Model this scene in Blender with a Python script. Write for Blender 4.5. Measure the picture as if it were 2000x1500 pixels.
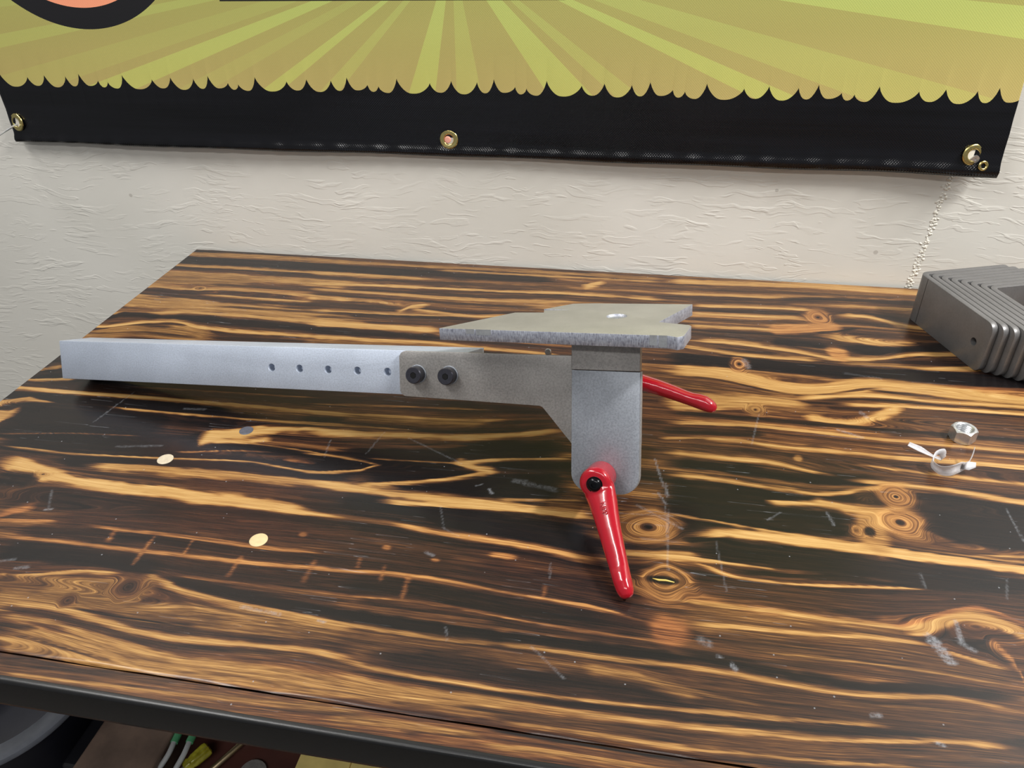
import bpy, bmesh, math, random
import numpy as np
from mathutils import Vector, Matrix

for o in list(bpy.data.objects):
    bpy.data.objects.remove(o, do_unlink=True)
scene = bpy.context.scene
COL = scene.collection
random.seed(7)
rng = np.random.default_rng(11)
TOP = 0.90                                   # height of the bench top above the floor

# ------------------------------------------------------------------ camera
cam_d = bpy.data.cameras.new('camera')
cam = bpy.data.objects.new('camera', cam_d)
COL.objects.link(cam)
cam_d.sensor_width = 36.0
cam_d.lens = 27.0
cam_d.clip_start = 0.02
Rv, Uv, Fv = (0.98351, 0.17938, -0.02396), (-0.07884, 0.54346, 0.83573), (-0.16293, 0.82002, -0.54867)
cam.matrix_world = Matrix(((Rv[0], Uv[0], -Fv[0], 0.0), (Rv[1], Uv[1], -Fv[1], 0.0),
                           (Rv[2], Uv[2], -Fv[2], TOP + 0.4235), (0, 0, 0, 1)))
scene.camera = cam

# ------------------------------------------------------------------ light
world = bpy.data.worlds.new('room_light')
scene.world = world
world.use_nodes = True
world.node_tree.nodes['Background'].inputs[0].default_value = (0.95, 0.975, 1.0, 1)
world.node_tree.nodes['Background'].inputs[1].default_value = 0.23

def strip_light(name, loc, target, sx, sy, power, color=(1, 0.97, 0.93)):
    d = bpy.data.lights.new(name, 'AREA')
    d.shape = 'RECTANGLE'; d.size = sx; d.size_y = sy; d.energy = power; d.color = color
    o = bpy.data.objects.new(name, d); COL.objects.link(o)
    o.location = loc
    o.rotation_euler = (Vector(target) - Vector(loc)).to_track_quat('-Z', 'Y').to_euler()
    return o
strip_light('shop_light', (1.15, 0.36, TOP + 1.45), (0.0, 0.60, TOP), 0.6, 0.10, 47, (1, 0.985, 0.96))
strip_light('shop_light', (-1.05, 0.15, TOP + 1.55), (-0.2, 0.65, TOP), 1.2, 0.10, 22, (1, 0.985, 0.96))
strip_light('shop_light', (-0.10, -1.15, TOP + 1.50), (-0.2, 0.50, TOP), 1.2, 0.10, 11, (1, 0.985, 0.96))

vs = scene.view_settings
vs.view_transform = 'Standard'; vs.look = 'None'; vs.exposure = 0.0; vs.gamma = 1.0
vs.use_curve_mapping = False

# ------------------------------------------------------------------ helpers
def lin(r, g, b):
    return tuple(((c / 255) / 12.92 if c <= 10 else (((c / 255) + 0.055) / 1.055) ** 2.4) for c in (r, g, b)) + (1.0,)

def tag(o, label=None, cat=None, group=None, kind=None):
    if label: o['label'] = label
    if cat: o['category'] = cat
    if group: o['group'] = group
    if kind: o['kind'] = kind
    return o

def empty(name, loc=(0, 0, 0), rot=(0, 0, 0)):
    o = bpy.data.objects.new(name, None); COL.objects.link(o)
    o.location = loc; o.rotation_euler = rot; o.empty_display_size = 0.02
    return o

def link(name, me, mat, parent=None, smooth=False, angle=None):
    o = bpy.data.objects.new(name, me); COL.objects.link(o)
    if mat is not None:
        for m in (mat if isinstance(mat, (list, tuple)) else [mat]): me.materials.append(m)
    if parent is not None: o.parent = parent
    if smooth:
        me.polygons.foreach_set('use_smooth', [True] * len(me.polygons))
        if angle: me.set_sharp_from_angle(angle=math.radians(angle))
    return o

def from_bm(bm, name):
    bmesh.ops.recalc_face_normals(bm, faces=bm.faces)
    me = bpy.data.meshes.new(name); bm.to_mesh(me); bm.free(); return me

def bevel_all(bm, w, seg=2, ang=30):
    es = [e for e in bm.edges if len(e.link_faces) == 2 and e.calc_face_angle(0) > math.radians(ang)]
    bmesh.ops.bevel(bm, geom=es, offset=w, segments=seg, profile=0.5, affect='EDGES', clamp_overlap=True)

def prism_bm(pts, fn, d0, d1, bev=0.0, bm=None):
    """outline pts (u,v) extruded between depths d0 and d1; fn(u,v,d) gives the point"""
    bm = bm or bmesh.new()
    a = [bm.verts.new(fn(u, v, d0)) for u, v in pts]
    b = [bm.verts.new(fn(u, v, d1)) for u, v in pts]
    n = len(pts)
    fs = [bm.faces.new(a), bm.faces.new(list(reversed(b)))]
    for i in range(n):
        fs.append(bm.faces.new((a[i], b[i], b[(i + 1) % n], a[(i + 1) % n])))
    bmesh.ops.recalc_face_normals(bm, faces=fs)
    if bev: bevel_all(bm, bev, 2, 40)
    return bm

def box_bm(x0, x1, y0, y1, z0, z1, bev=0.0, bm=None):
    return prism_bm([(x0, y0), (x1, y0), (x1, y1), (x0, y1)], lambda u, v, d: (u, v, d), z0, z1, bev, bm)

def round_poly(pts, radii, seg=6):
    out = []; n = len(pts)
    for i in range(n):
        p0, p, p1 = Vector(pts[i - 1]), Vector(pts[i]), Vector(pts[(i + 1) % n]); r = radii[i]
        if r <= 0: out.append(tuple(p)); continue
        a = (p0 - p).normalized(); b = (p1 - p).normalized()
        half = a.angle(b) / 2; t = r / math.tan(half); c = p + (a + b).normalized() * (r / math.sin(half))
        s = p + a * t; e = p + b * t
        a0 = math.atan2(s.y - c.y, s.x - c.x); a1 = math.atan2(e.y - c.y, e.x - c.x)
        d = (a1 - a0 + math.pi) % (2 * math.pi) - math.pi
        for k in range(seg + 1):
            w = a0 + d * k / seg; out.append((c.x + r * math.cos(w), c.y + r * math.sin(w)))
    return out

def lathe_bm(profile, seg=32, M=None, bm=None, closed=False):
    """profile list of (r,h) turned about the local z axis"""
    bm = bm or bmesh.new(); M = M or Matrix.Identity(4)
    rings = []
    for r, h in profile:
        if r < 1e-7: rings.append([bm.verts.new(M @ Vector((0, 0, h)))])
        else: rings.append([bm.verts.new(M @ Vector((r * math.cos(2 * math.pi * k / seg), r * math.sin(2 * math.pi * k / seg), h))) for k in range(seg)])
    pairs = list(zip(rings[:-1], rings[1:])) + ([(rings[-1], rings[0])] if closed else [])
    for A, B in pairs:
        for k in range(seg):
            k2 = (k + 1) % seg
            if len(A) == 1 and len(B) == 1: continue
            if len(A) == 1: bm.faces.new((A[0], B[k], B[k2]))
            elif len(B) == 1: bm.faces.new((A[k], A[k2], B[0]))
            else: bm.faces.new((A[k], A[k2], B[k2], B[k]))
    return bm

def frame_m(o, z, x=None):
    """matrix whose z axis is z (and x axis near x), origin o"""
    z = Vector(z).normalized(); x = Vector(x) if x else (Vector((1, 0, 0)) if abs(z.x) < .9 else Vector((0, 1, 0)))
    x = (x - z * x.dot(z)).normalized(); y = z.cross(x)
    return Matrix(((x.x, y.x, z.x, o[0]), (x.y, y.y, z.y, o[1]), (x.z, y.z, z.z, o[2]), (0, 0, 0, 1)))

def tube_bm(path, rad, seg=10, bm=None, cap=True):
    bm = bm or bmesh.new(); P = [Vector(p) for p in path]; n = len(P)
    R = rad if isinstance(rad, (list, tuple)) else [rad] * n
    ref = Vector((0.13, 0.31, 0.94)); rings = []
    for i in range(n):
        t = (P[min(i + 1, n - 1)] - P[max(i - 1, 0)]).normalized()
        x = (ref - t * ref.dot(t)).normalized(); y = t.cross(x); ref = x
        rings.append([bm.verts.new(P[i] + (x * math.cos(2 * math.pi * k / seg) + y * math.sin(2 * math.pi * k / seg)) * R[i]) for k in range(seg)])
    for A, B in zip(rings[:-1], rings[1:]):
        for k in range(seg): bm.faces.new((A[k], A[(k + 1) % seg], B[(k + 1) % seg], B[k]))
    if cap:
        bm.faces.new(list(reversed(rings[0]))); bm.faces.new(rings[-1])
    return bm

def catmull(pts, n=8):
    P = [Vector(p) for p in pts]; P = [P[0] * 2 - P[1]] + P + [P[-1] * 2 - P[-2]]; out = []
    for i in range(1, len(P) - 2):
        for k in range(n):
            t = k / n; a, b, c, d = P[i - 1], P[i], P[i + 1], P[i + 2]
            out.append(0.5 * ((2 * b) + (c - a) * t + (2 * a - 5 * b + 4 * c - d) * t * t + (3 * b - a - 3 * c + d) * t ** 3))
    out.append(P[-2]); return out

# ------------------------------------------------------------------ materials
class NT:
    def __init__(self, name):
        self.m = bpy.data.materials.new(name); self.m.use_nodes = True
        self.t = self.m.node_tree; self.b = self.t.nodes['Principled BSDF']
    def n(self, kind, **kw):
        nd = self.t.nodes.new(kind)
        for k, v in kw.items(): setattr(nd, k, v)
        return nd
    def l(self, a, b): self.t.links.new(a, b)
    def put(self, sock, v):
        if hasattr(v, 'links') or isinstance(v, bpy.types.NodeSocket): self.l(v, sock)
        else: sock.default_value = v
    def math(self, op, a, b=0.0, c=None, clamp=False):
        nd = self.n('ShaderNodeMath', operation=op, use_clamp=clamp)
        self.put(nd.inputs[0], a); self.put(nd.inputs[1], b)
        if c is not None: self.put(nd.inputs[2], c)
        return nd.outputs[0]
    def mix(self, f, a, b, mode='MIX'):
        nd = self.n('ShaderNodeMix', data_type='RGBA', blend_type=mode)
        self.put(nd.inputs[0], f); self.put(nd.inputs[6], a); self.put(nd.inputs[7], b)
        return nd.outputs[2]
    def ramp(self, f, stops, interp='LINEAR'):
        nd = self.n('ShaderNodeValToRGB'); nd.color_ramp.interpolation = interp
        el = nd.color_ramp.elements
        while len(el) < len(stops): el.new(0.5)
        for e, (p, c) in zip(el, stops): e.position = p; e.color = c if len(c) == 4 else tuple(c) + (1,)
        self.put(nd.inputs[0], f); return nd.outputs[0]
    def noise(self, vec, scale, detail=3, rough=0.5, dist=0.0, out=0):
        nd = self.n('ShaderNodeTexNoise'); nd.inputs['Scale'].default_value = scale
        nd.inputs['Detail'].default_value = detail; nd.inputs['Roughness'].default_value = rough
        nd.inputs['Distortion'].default_value = dist
        if vec is not None: self.l(vec, nd.inputs['Vector'])
        return nd.outputs[out]
    def voro(self, vec, scale, feature='F1', rnd=1.0, out=0):
        nd = self.n('ShaderNodeTexVoronoi', feature=feature); nd.inputs['Scale'].default_value = scale
        nd.inputs['Randomness'].default_value = rnd
        if vec is not None: self.l(vec, nd.inputs['Vector'])
        return nd.outputs[out]
    def mapv(self, vec, scale=(1, 1, 1), rot=(0, 0, 0), loc=(0, 0, 0)):
        nd = self.n('ShaderNodeMapping'); nd.inputs['Scale'].default_value = scale
        nd.inputs['Rotation'].default_value = rot; nd.inputs['Location'].default_value = loc
        self.l(vec, nd.inputs['Vector']); return nd.outputs[0]
    def obj(self): return self.n('ShaderNodeTexCoord').outputs['Object']
    def bump(self, h, strength=0.3, dist=0.001, prev=None):
        nd = self.n('ShaderNodeBump'); nd.inputs['Strength'].default_value = strength
        nd.inputs['Distance'].default_value = dist; self.l(h, nd.inputs['Height'])
        if prev is not None: self.l(prev, nd.inputs['Normal'])
        self.l(nd.outputs[0], self.b.inputs['Normal']); return nd.outputs[0]
    def set(self, **kw):
        for k, v in kw.items(): self.put(self.b.inputs[k.replace('_', ' ')], v)
        return self

def plain(name, col, rough=0.5, metal=0.0, nscale=60, namp=0.12, bump=0.0, bscale=400, **kw):
    """one colour with a faint mottling"""
    m = NT(name); v = m.obj()
    k = m.noise(v, nscale, 4, 0.6)
    dark = tuple(c * (1 - namp) for c in col[:3]) + (1,); lite = tuple(min(1, c * (1 + namp)) for c in col[:3]) + (1,)
    m.set(Base_Color=m.ramp(k, [(0.3, dark), (0.7, lite)]), Roughness=rough, Metallic=metal)
    if bump: m.bump(m.noise(v, bscale, 3, 0.6), bump, 0.0005)
    for a, b in kw.items(): m.set(**{a: b})
    return m.m

def steel(name, col, rough, speck=0.2, metal=1.0, scale=900, bump=0.05, blotch=25):
    """mill finished sheet: fine sparkle plus cloudy blotches"""
    m = NT(name); v = m.obj()
    f = m.noise(v, scale, 2, 0.7); c = m.noise(v, blotch, 4, 0.6)
    base = m.ramp(c, [(0.3, tuple(x * 0.86 for x in col[:3])), (0.7, tuple(min(1, x * 1.08) for x in col[:3]))])
    sp = m.ramp(f, [(0.35, (0.72, 0.72, 0.72)), (0.6, (1, 1, 1)), (0.72, (1.0, 1.0, 1.0))])
    m.set(Base_Color=m.mix(speck, base, sp, 'MULTIPLY'), Metallic=metal,
          Roughness=m.math('ADD', m.math('MULTIPLY', f, 0.18), rough - 0.09))
    if bump: m.bump(f, bump, 0.0004)
    return m.m
STROKES=[
[0.8,0.35,[[-480,351.1,19.6],[-396,364.4,19.9],[-304,361.9,19.2],[-191,363.7,18.7]]],
[0.78,0.5,[[-215,375.9,27.0],[-119,375.3,26.2],[-27,369.8,25.0],[23,365.1,24.2]]],
[0.74,0.6,[[-458,385.0,11.6],[-371,398.6,11.7],[-293,398.4,11.5],[-205,402.3,11.3]]],
[0.8,0.4,[[-522,401.1,10.2],[-480,414.3,10.5],[-413,413.5,10.3],[-300,413.6,10.0]]],
[1.0,0.0,[[-596,504.6,26.2],[-549,505.6,26.0],[-478,513.2,26.1],[-440,513.0,25.8]]],
[0.93,0.0,[[-583,474.8,17.7],[-513,482.5,17.8],[-443,487.6,17.7],[-361,500.0,17.9]]],
[0.96,0.0,[[-510,453.6,12.9],[-418,462.5,12.9],[-328,468.8,12.8],[-229,469.4,12.6]]],
[0.93,0.0,[[-282,485.7,17.0],[-222,502.5,17.4],[-158,509.6,17.5],[-129,521.8,17.9],[-59,537.5,18.3]]],
[0.96,0.0,[[-228,472.0,18.5],[-167,481.3,18.7],[-120,481.4,18.5],[-51,489.7,18.5]]],
[0.95,0.0,[[28,486.2,18.0],[71,486.3,17.8],[127,486.4,17.5],[160,485.3,17.3]]],
[0.6,0.2,[[211,610.2,20.4],[252,621.8,20.7],[298,623.1,20.6],[342,621.5,20.3]]],
[0.68,0.25,[[136,566.9,11.9],[209,562.9,11.6],[320,558.3,11.2]]],
[1.0,0.0,[[29,471.4,18.4],[71,473.7,18.3],[126,478.2,18.2],[168,478.8,18.1]]],
[0.93,0.0,[[220,488.9,23.8],[257,480.7,23.1],[294,478.8,22.7]]],
[0.9,0.0,[[49,432.7,13.5],[95,432.5,13.3],[158,431.6,13.0],[218,429.1,12.7],[277,428.3,12.4]]],
[0.7,0.3,[[55,394.5,12.0],[116,396.0,11.9],[175,395.9,11.6],[212,405.0,11.8],[272,414.6,11.9]]],
[0.5,0.1,[[42,365.0,11.0],[101,365.4,10.8],[170,367.7,10.7],[201,360.0,10.3]]],
[0.57,0.1,[[65,347.8,8.9],[122,347.1,8.7],[177,349.2,8.6],[250,347.9,8.3]]],
[0.62,0.15,[[31,305.5,11.7],[96,308.6,11.6],[158,310.4,11.4],[238,314.3,11.2]]],
[0.55,0.1,[[32,274.0,6.9],[93,276.4,6.9],[162,283.6,6.9],[231,293.0,6.9]]],
[0.33,0.0,[[-448,312.2,17.2],[-408,318.5,17.3],[-368,323.3,17.4],[-337,331.6,17.7]]],
[0.4,0.0,[[-357,306.9,8.9],[-306,315.0,9.0],[-239,316.4,8.8],[-173,314.9,8.6]]],
[0.24,0.0,[[-422,280.6,10.4],[-362,275.2,10.0],[-294,272.1,9.7],[-219,274.7,9.5],[-159,274.2,9.3]]],
[0.5,0.1,[[-189,309.3,10.6],[-127,309.3,10.4],[-67,309.3,10.2],[-9,309.3,10.0],[47,306.8,9.7]]],
[0.26,0.0,[[-175,274.0,7.5],[-140,274.6,7.4],[-94,275.9,7.3],[-61,276.5,7.2]]],
[0.55,0.1,[[-71,272.3,5.4],[-17,273.0,5.3],[46,274.2,5.2]]],
[0.34,0.0,[[-619,895.7,8.1],[-487,898.5,8.0],[-382,894.2,7.8]]],
[0.88,0.0,[[-628,874.5,13.5],[-528,875.5,13.3],[-376,875.1,13.0]]],
[0.22,0.0,[[-620,855.0,4.3],[-494,857.0,4.3],[-369,857.7,4.2]]],
[0.72,0.0,[[-501,846.5,5.8],[-366,847.9,5.6]]],
[0.28,0.0,[[-620,829.4,10.4],[-532,832.6,10.3],[-360,832.8,10.0]]],
[0.38,0.0,[[-621,810.1,15.2],[-499,815.6,15.0]]],
[0.2,0.0,[[-615,790.9,4.8],[-564,788.9,4.8],[-514,796.5,4.8],[-345,790.7,4.6]]],
[0.62,0.0,[[-556,807.0,3.9],[-351,808.5,3.8]]],
[0.3,0.0,[[-626,753.0,14.6],[-561,749.7,14.4],[-466,748.4,14.1],[-325,736.2,13.4]]],
[0.66,0.0,[[-572,770.0,2.3],[-477,772.0,2.3],[-337,768.2,2.2]]],
[0.18,0.0,[[-553,778.6,2.8],[-340,776.2,2.7]]],
[0.6,0.0,[[-514,751.3,2.2],[-331,753.0,2.1]]],
[0.18,0.0,[[-611,716.2,4.2],[-550,731.0,4.3],[-458,733.5,4.2],[-321,725.1,4.1]]],
[0.36,0.0,[[-626,662.6,15.4],[-591,684.5,16.0],[-525,689.3,16.0],[-475,679.5,15.5]]],
[0.88,0.0,[[-629,703.3,5.8],[-616,715.6,5.9],[-589,717.9,5.9],[-568,714.8,5.9]]],
[0.88,0.0,[[-561,714.9,8.4],[-518,716.3,8.3],[-483,714.5,8.2],[-317,713.1,8.0]]],
[0.7,0.0,[[-609,690.6,4.0],[-598,695.6,4.0],[-540,694.9,4.0]]],
[0.1,0.0,[[-622,682.3,4.0],[-578,701.4,4.1],[-537,709.3,4.1],[-513,699.5,4.0],[-461,694.0,3.9],[-312,698.3,3.9]]],
[0.6,0.0,[[-612,668.8,2.7],[-565,679.6,2.7],[-496,676.7,2.7]]],
[0.75,0.0,[[-456,681.3,3.1],[-422,682.1,3.0],[-369,684.2,3.0]]],
[0.18,0.0,[[-622,568.3,3.1],[-582,576.9,3.2]]],
[0.35,0.0,[[-627,588.8,3.9],[-609,595.8,4.0]]],
[0.7,0.0,[[-625,600.1,2.7],[-614,603.4,2.7]]],
[0.75,0.0,[[-623,580.4,2.6],[-602,587.0,2.6]]],
[0.78,0.2,[[-620,561.0,7.4],[-515,570.1,7.4],[-417,571.4,7.3],[-268,577.3,7.1]]],
[0.42,0.0,[[-516,571.7,1.5],[-420,576.8,1.5],[-270,582.7,1.5]]],
[1.0,0.0,[[-613,541.1,8.8],[-552,544.5,8.8],[-461,547.4,8.7],[-384,545.0,8.5]]],
[0.1,0.0,[[-636,554.3,3.3],[-566,554.5,3.3],[-468,557.5,3.2],[-371,557.5,3.2],[-261,558.6,3.1]]],
[0.18,0,[[-626,527.2,6.3],[-603,537.0,3.8],[-574,535.0,1.1]]],
[0.22,0.0,[[-606,503.1,10.8],[-600,510.0,11.0]]],
[0.22,0.0,[[-512,535.8,1.7],[-435,535.9,1.7],[-361,537.3,1.6],[-255,542.1,1.6]]],
[0.45,0.3,[[-587,479.8,1.0],[-520,491.3,1.0],[-456,496.6,1.0]]],
[1.0,0.0,[[-408,488.8,6.5],[-340,495.0,6.5],[-290,497.4,6.4],[-236,487.8,6.2]]],
[0.09,0,[[-391,507.6,11.7],[-376,512.7,9.3],[-352,519.1,6.8],[-328,525.5,4.3]]],
[0.1,0.0,[[-355,524.4,3.7],[-304,530.0,3.7],[-252,533.8,3.7]]],
[0.12,0.0,[[-378,500.0,4.0],[-348,502.4,4.0],[-333,508.2,4.1]]],
[0.3,0.0,[[-353,502.5,1.3],[-291,499.4,1.2],[-237,492.1,1.2]]],
[0.35,0.3,[[-402,479.8,1.2],[-355,490.1,1.2],[-322,492.5,1.2]]],
[0.4,0.5,[[-301,484.1,2.1],[-280,483.0,2.1]]],
[0.16,0.0,[[-574,464.5,1.4],[-499,463.1,1.4],[-431,468.3,1.4],[-381,473.2,1.4],[-332,477.7,1.4],[-296,473.6,1.4],[-270,471.4,1.4],[-233,480.8,1.4]]],
[0.25,0.0,[[-476,451.2,6.0],[-406,455.7,5.9],[-339,457.8,5.9],[-273,459.0,5.8],[-225,458.3,5.7]]],
[0.72,0.35,[[-381,443.7,5.3],[-332,445.3,5.2],[-221,446.5,5.1]]],
[0.1,0,[[-559,446.2,9.8],[-538,443.0,9.0],[-514,435.8,8.2],[-456,427.5,7.3],[-389,428.0,6.6],[-308,428.6,5.9],[-251,424.4,5.2]]],
[0.88,0.0,[[-540,422.9,8.7],[-510,423.8,8.6]]],
[0.36,0.0,[[-455,892.5,5.6],[-280,895.9,5.5],[22,897.1,5.2]]],
[0.86,0.0,[[-447,874.4,10.9],[-322,873.6,10.7],[-227,875.2,10.6],[-111,877.0,10.4]]],
[0.25,0.0,[[-277,885.6,3.2],[-136,887.1,3.2],[22,887.8,3.1]]],
[0.2,0.0,[[-440,857.8,4.2],[-342,859.1,4.2],[-270,857.8,4.1]]],
[0.65,0.0,[[-434,842.8,4.6],[-267,848.7,4.5],[-86,854.8,4.5]]],
[0.14,0.0,[[-427,826.6,4.5],[-356,830.7,4.5],[-195,835.3,4.4],[-84,841.1,4.3],[23,839.2,4.3]]],
[0.7,0.0,[[-375,816.5,3.9],[-214,820.4,3.8],[-83,830.6,3.8]]],
[0.2,0.0,[[-420,811.4,3.9],[-302,810.1,3.8],[-189,808.8,3.7],[-82,820.3,3.7]]],
[0.72,0.0,[[-415,798.5,4.3],[-298,797.0,4.2],[-186,795.5,4.1],[-122,799.6,4.1]]],
[0.2,0.0,[[-410,785.9,3.2],[-318,788.6,3.2],[-289,783.0,3.2]]],
[0.75,0.0,[[-404,774.1,4.1],[-337,776.2,4.0],[-287,775.0,4.0]]],
[0.12,0.0,[[-285,769.7,4.8],[-276,782.1,4.9],[-260,788.0,5.0]]],
[0.2,0.0,[[-270,776.4,4.0],[-233,770.5,3.9],[-180,767.0,3.9]]],
[0.2,0.0,[[-397,756.4,3.5],[-287,760.5,3.5],[-181,768.3,3.4],[-155,778.4,3.5]]],
[0.6,0.0,[[-390,740.5,3.0],[-283,748.5,3.0],[-198,751.5,2.9]]],
[0.14,0.0,[[-385,727.1,7.5],[-298,728.3,7.4],[-226,729.8,7.3]]],
[0.86,0.0,[[-377,709.8,7.2],[-293,713.2,7.1],[-222,714.0,7.1]]],
[0.18,0.0,[[-371,695.7,3.5],[-309,698.7,3.5],[-217,701.6,3.4],[-107,696.0,3.3],[-72,691.0,3.3]]],
[0.45,0.0,[[-367,685.4,3.8],[-265,690.6,3.8]]],
[0.75,0.0,[[-224,689.0,3.3],[-125,689.7,3.3],[-71,682.8,3.2]]],
[0.14,0.0,[[-74,865.4,7.1],[-57,875.8,7.2]]],
[0.8,0.2,[[-322,578.8,7.8],[-231,585.2,7.8],[-161,589.4,7.7],[-100,594.4,7.7]]],  # dark grain and the bar's cast shadow, traced together as wood tone
[0.4,0.0,[[-318,569.4,1.5],[-229,577.8,1.5],[-125,585.7,1.5]]],
[0.13,0,[[-312,556.7,4.0],[-241,560.1,3.4],[-155,565.3,2.8],[-117,572.7,2.3]]],
[0.35,0.0,[[-275,555.1,5.1],[-188,557.8,5.0],[-138,565.3,5.0]]],
[0.9,0.0,[[-308,545.5,3.6],[-278,548.2,3.6]]],
[0.75,0.0,[[-113,569.0,2.8],[-72,577.9,2.8]]],
[0.32,0.0,[[-305,539.0,1.6],[-235,542.2,1.6],[-201,543.1,1.6]]],
[0.1,0.0,[[-299,525.6,4.5],[-248,529.9,4.5],[-166,538.5,4.5],[-117,547.4,4.5],[-86,557.0,4.6],[-65,564.8,4.7]]],
[0.68,0.3,[[-294,512.7,4.1],[-228,519.4,4.1],[-147,529.0,4.1]]],
[0.22,0.0,[[-286,495.3,1.7],[-253,495.3,1.7],[-230,492.4,1.7],[-223,489.7,1.7]]],
[0.22,0.0,[[-276,471.0,1.6],[-253,473.9,1.6],[-231,481.1,1.6],[-222,488.0,1.6]]],
[0.35,0.0,[[-225,496.9,1.0],[-180,500.0,1.0],[-147,502.6,1.0]]],
[0.14,0,[[-147,503.0,3.4],[-126,510.7,2.8],[-95,516.6,2.1],[-57,523.5,1.5]]],
[0.13,0.0,[[-150,502.8,4.8],[-131,497.5,4.7],[-118,495.4,4.7]]],
[0.18,0.0,[[-224,463.0,2.9],[-195,468.8,2.9],[-151,481.3,3.0],[-118,496.4,3.1]]],
[1.0,0.0,[[-112,504.6,4.3],[-53,512.7,4.3]]],
[0.13,0.0,[[-271,457.8,4.9],[-238,456.3,4.8],[-190,454.6,4.7],[-129,455.2,4.7],[-77,454.2,4.6]]],
[0.82,0.3,[[-264,442.1,5.5],[-218,443.7,5.5],[-171,441.8,5.4]]],
[0.3,0.0,[[-101,462.8,1.7],[-43,470.3,1.7]]],
[0.2,0.0,[[22,889.3,7.2],[194,898.9,7.1],[307,896.1,7.0]]],
[0.58,0.0,[[23,871.1,4.0],[171,878.1,3.9],[293,881.1,3.9]]],
[0.2,0.0,[[23,856.4,4.4],[149,861.7,4.3],[270,865.9,4.3]]],
[0.82,0.0,[[148,857.0,4.8],[231,868.0,4.8],[306,868.9,4.7]]],
[0.66,0.0,[[54,839.7,3.8],[168,848.0,3.7]]],
[0.14,0.0,[[54,827.6,3.7],[166,836.4,3.7],[190,834.3,3.6]]],
[0.25,0.0,[[208,851.1,2.8],[297,853.2,2.8]]],
[0.72,0.0,[[54,818.5,4.1],[175,825.6,4.0]]],
[0.17,0.0,[[54,809.1,3.6],[124,810.8,3.5],[176,814.8,3.5]]],
[0.6,0.0,[[54,796.9,4.3],[123,797.8,4.3],[174,804.9,4.3]]],
[0.8,0.0,[[210,827.0,5.8],[225,832.0,5.9],[282,828.1,5.7],[299,819.8,5.6]]],
[0.14,0.0,[[210,823.8,4.4],[234,828.9,4.5],[253,827.6,4.4],[278,812.9,4.3],[305,807.5,4.2]]],
[0.75,0.0,[[208,811.6,5.7],[240,811.9,5.6],[268,807.3,5.5]]],
[0.2,0.0,[[54,781.1,4.2],[122,782.2,4.2],[151,782.1,4.2]]],
[0.28,0.5,[[141,780.8,10.9],[180,789.0,10.9],[211,796.2,11.0]]],
[0.66,0.0,[[53,765.4,3.3],[132,768.2,3.2]]],
[0.2,0.0,[[188,776.0,8.2],[232,768.5,8.0],[267,761.9,7.8],[313,762.8,7.8]]],
[0.9,0.0,[[190,783.2,2.1],[208,788.0,2.1],[228,796.9,2.1]]],
[0.95,0.0,[[142,753.9,6.3],[188,751.9,6.2]]],
[0.95,0.0,[[206,749.5,9.3],[246,747.8,9.2],[273,755.2,9.3],[303,763.2,9.4]]],
[0.13,0.0,[[53,746.5,4.3],[100,746.1,4.3],[137,741.0,4.2],[173,735.6,4.2],[189,726.3,4.1],[243,732.5,4.1],[273,747.5,4.2],[326,753.3,4.2]]],
[0.75,0.0,[[81,732.0,3.4],[136,730.4,3.4]]],
[0.2,0.0,[[40,731.9,3.8],[90,723.9,3.7],[128,721.2,3.7],[180,722.1,3.7]]],
[0.96,0.0,[[25,709.1,12.3],[89,708.4,12.1],[134,707.0,11.9],[204,706.5,11.8],[289,708.3,11.6],[371,707.9,11.4]]],
[0.85,0.4,[[251,729.4,4.4],[330,735.7,4.4]]],
[0.3,0.0,[[197,719.2,2.9],[258,721.9,2.9],[309,722.3,2.9],[349,728.1,2.9]]],
[0.14,0.0,[[271,718.2,3.2],[328,729.1,3.2]]],
[0.4,0.2,[[25,691.1,1.8],[97,692.6,1.8],[184,689.8,1.7]]],
[0.48,0.7,[[258,684.2,4.0],[366,694.1,4.0]]],
[0.16,0.0,[[26,677.2,11.1],[70,680.1,11.1],[105,675.1,10.9],[130,663.9,10.6],[163,661.7,10.4],[198,672.2,10.6],[225,680.9,10.7],[266,680.5,10.6],[327,672.4,10.3],[358,669.9,10.2]]],
[0.7,0.0,[[26,671.3,1.7],[79,671.2,1.7],[113,660.7,1.6],[145,651.6,1.6],[179,657.8,1.6],[215,673.1,1.6],[232,678.8,1.7]]],
[0.7,0.0,[[215,673.1,2.0],[278,666.1,1.9],[356,665.5,1.9]]],
[0.66,0.0,[[26,658.0,2.6],[78,653.1,2.6],[129,650.4,2.5]]],
[0.1,0.0,[[145,644.7,4.1],[196,658.3,4.2],[229,662.6,4.2],[277,659.8,4.1],[355,662.1,4.0]]],
[0.22,0.0,[[26,623.6,13.0],[77,630.5,13.1],[127,638.5,13.2],[159,632.6,12.9]]],
[0.8,0.0,[[169,647.1,2.8],[211,654.5,2.8],[244,656.2,2.8],[275,653.5,2.8],[353,656.2,2.8]]],
[0.5,0.2,[[120,626.8,6.7],[158,625.1,6.6],[175,630.5,6.7]]],
[0.13,0.0,[[157,617.7,6.5],[188,610.9,6.4],[213,621.7,6.5],[241,644.7,6.8]]],
[0.1,0.0,[[185,642.4,3.4],[242,647.5,3.4],[305,649.4,3.4],[351,650.5,3.3]]],
[0.66,0.0,[[221,620.0,1.2],[268,625.6,1.2],[344,630.1,1.2]]],
[0.86,0.0,[[27,607.1,3.3],[92,608.1,3.2],[140,608.6,3.2],[187,608.0,3.1],[233,607.5,3.1],[337,608.1,3.0]]],
[0.16,0,[[27,589.8,4.0],[108,596.7,3.5],[170,593.1,2.9],[215,591.3,2.4],[331,590.8,1.9]]],
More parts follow.
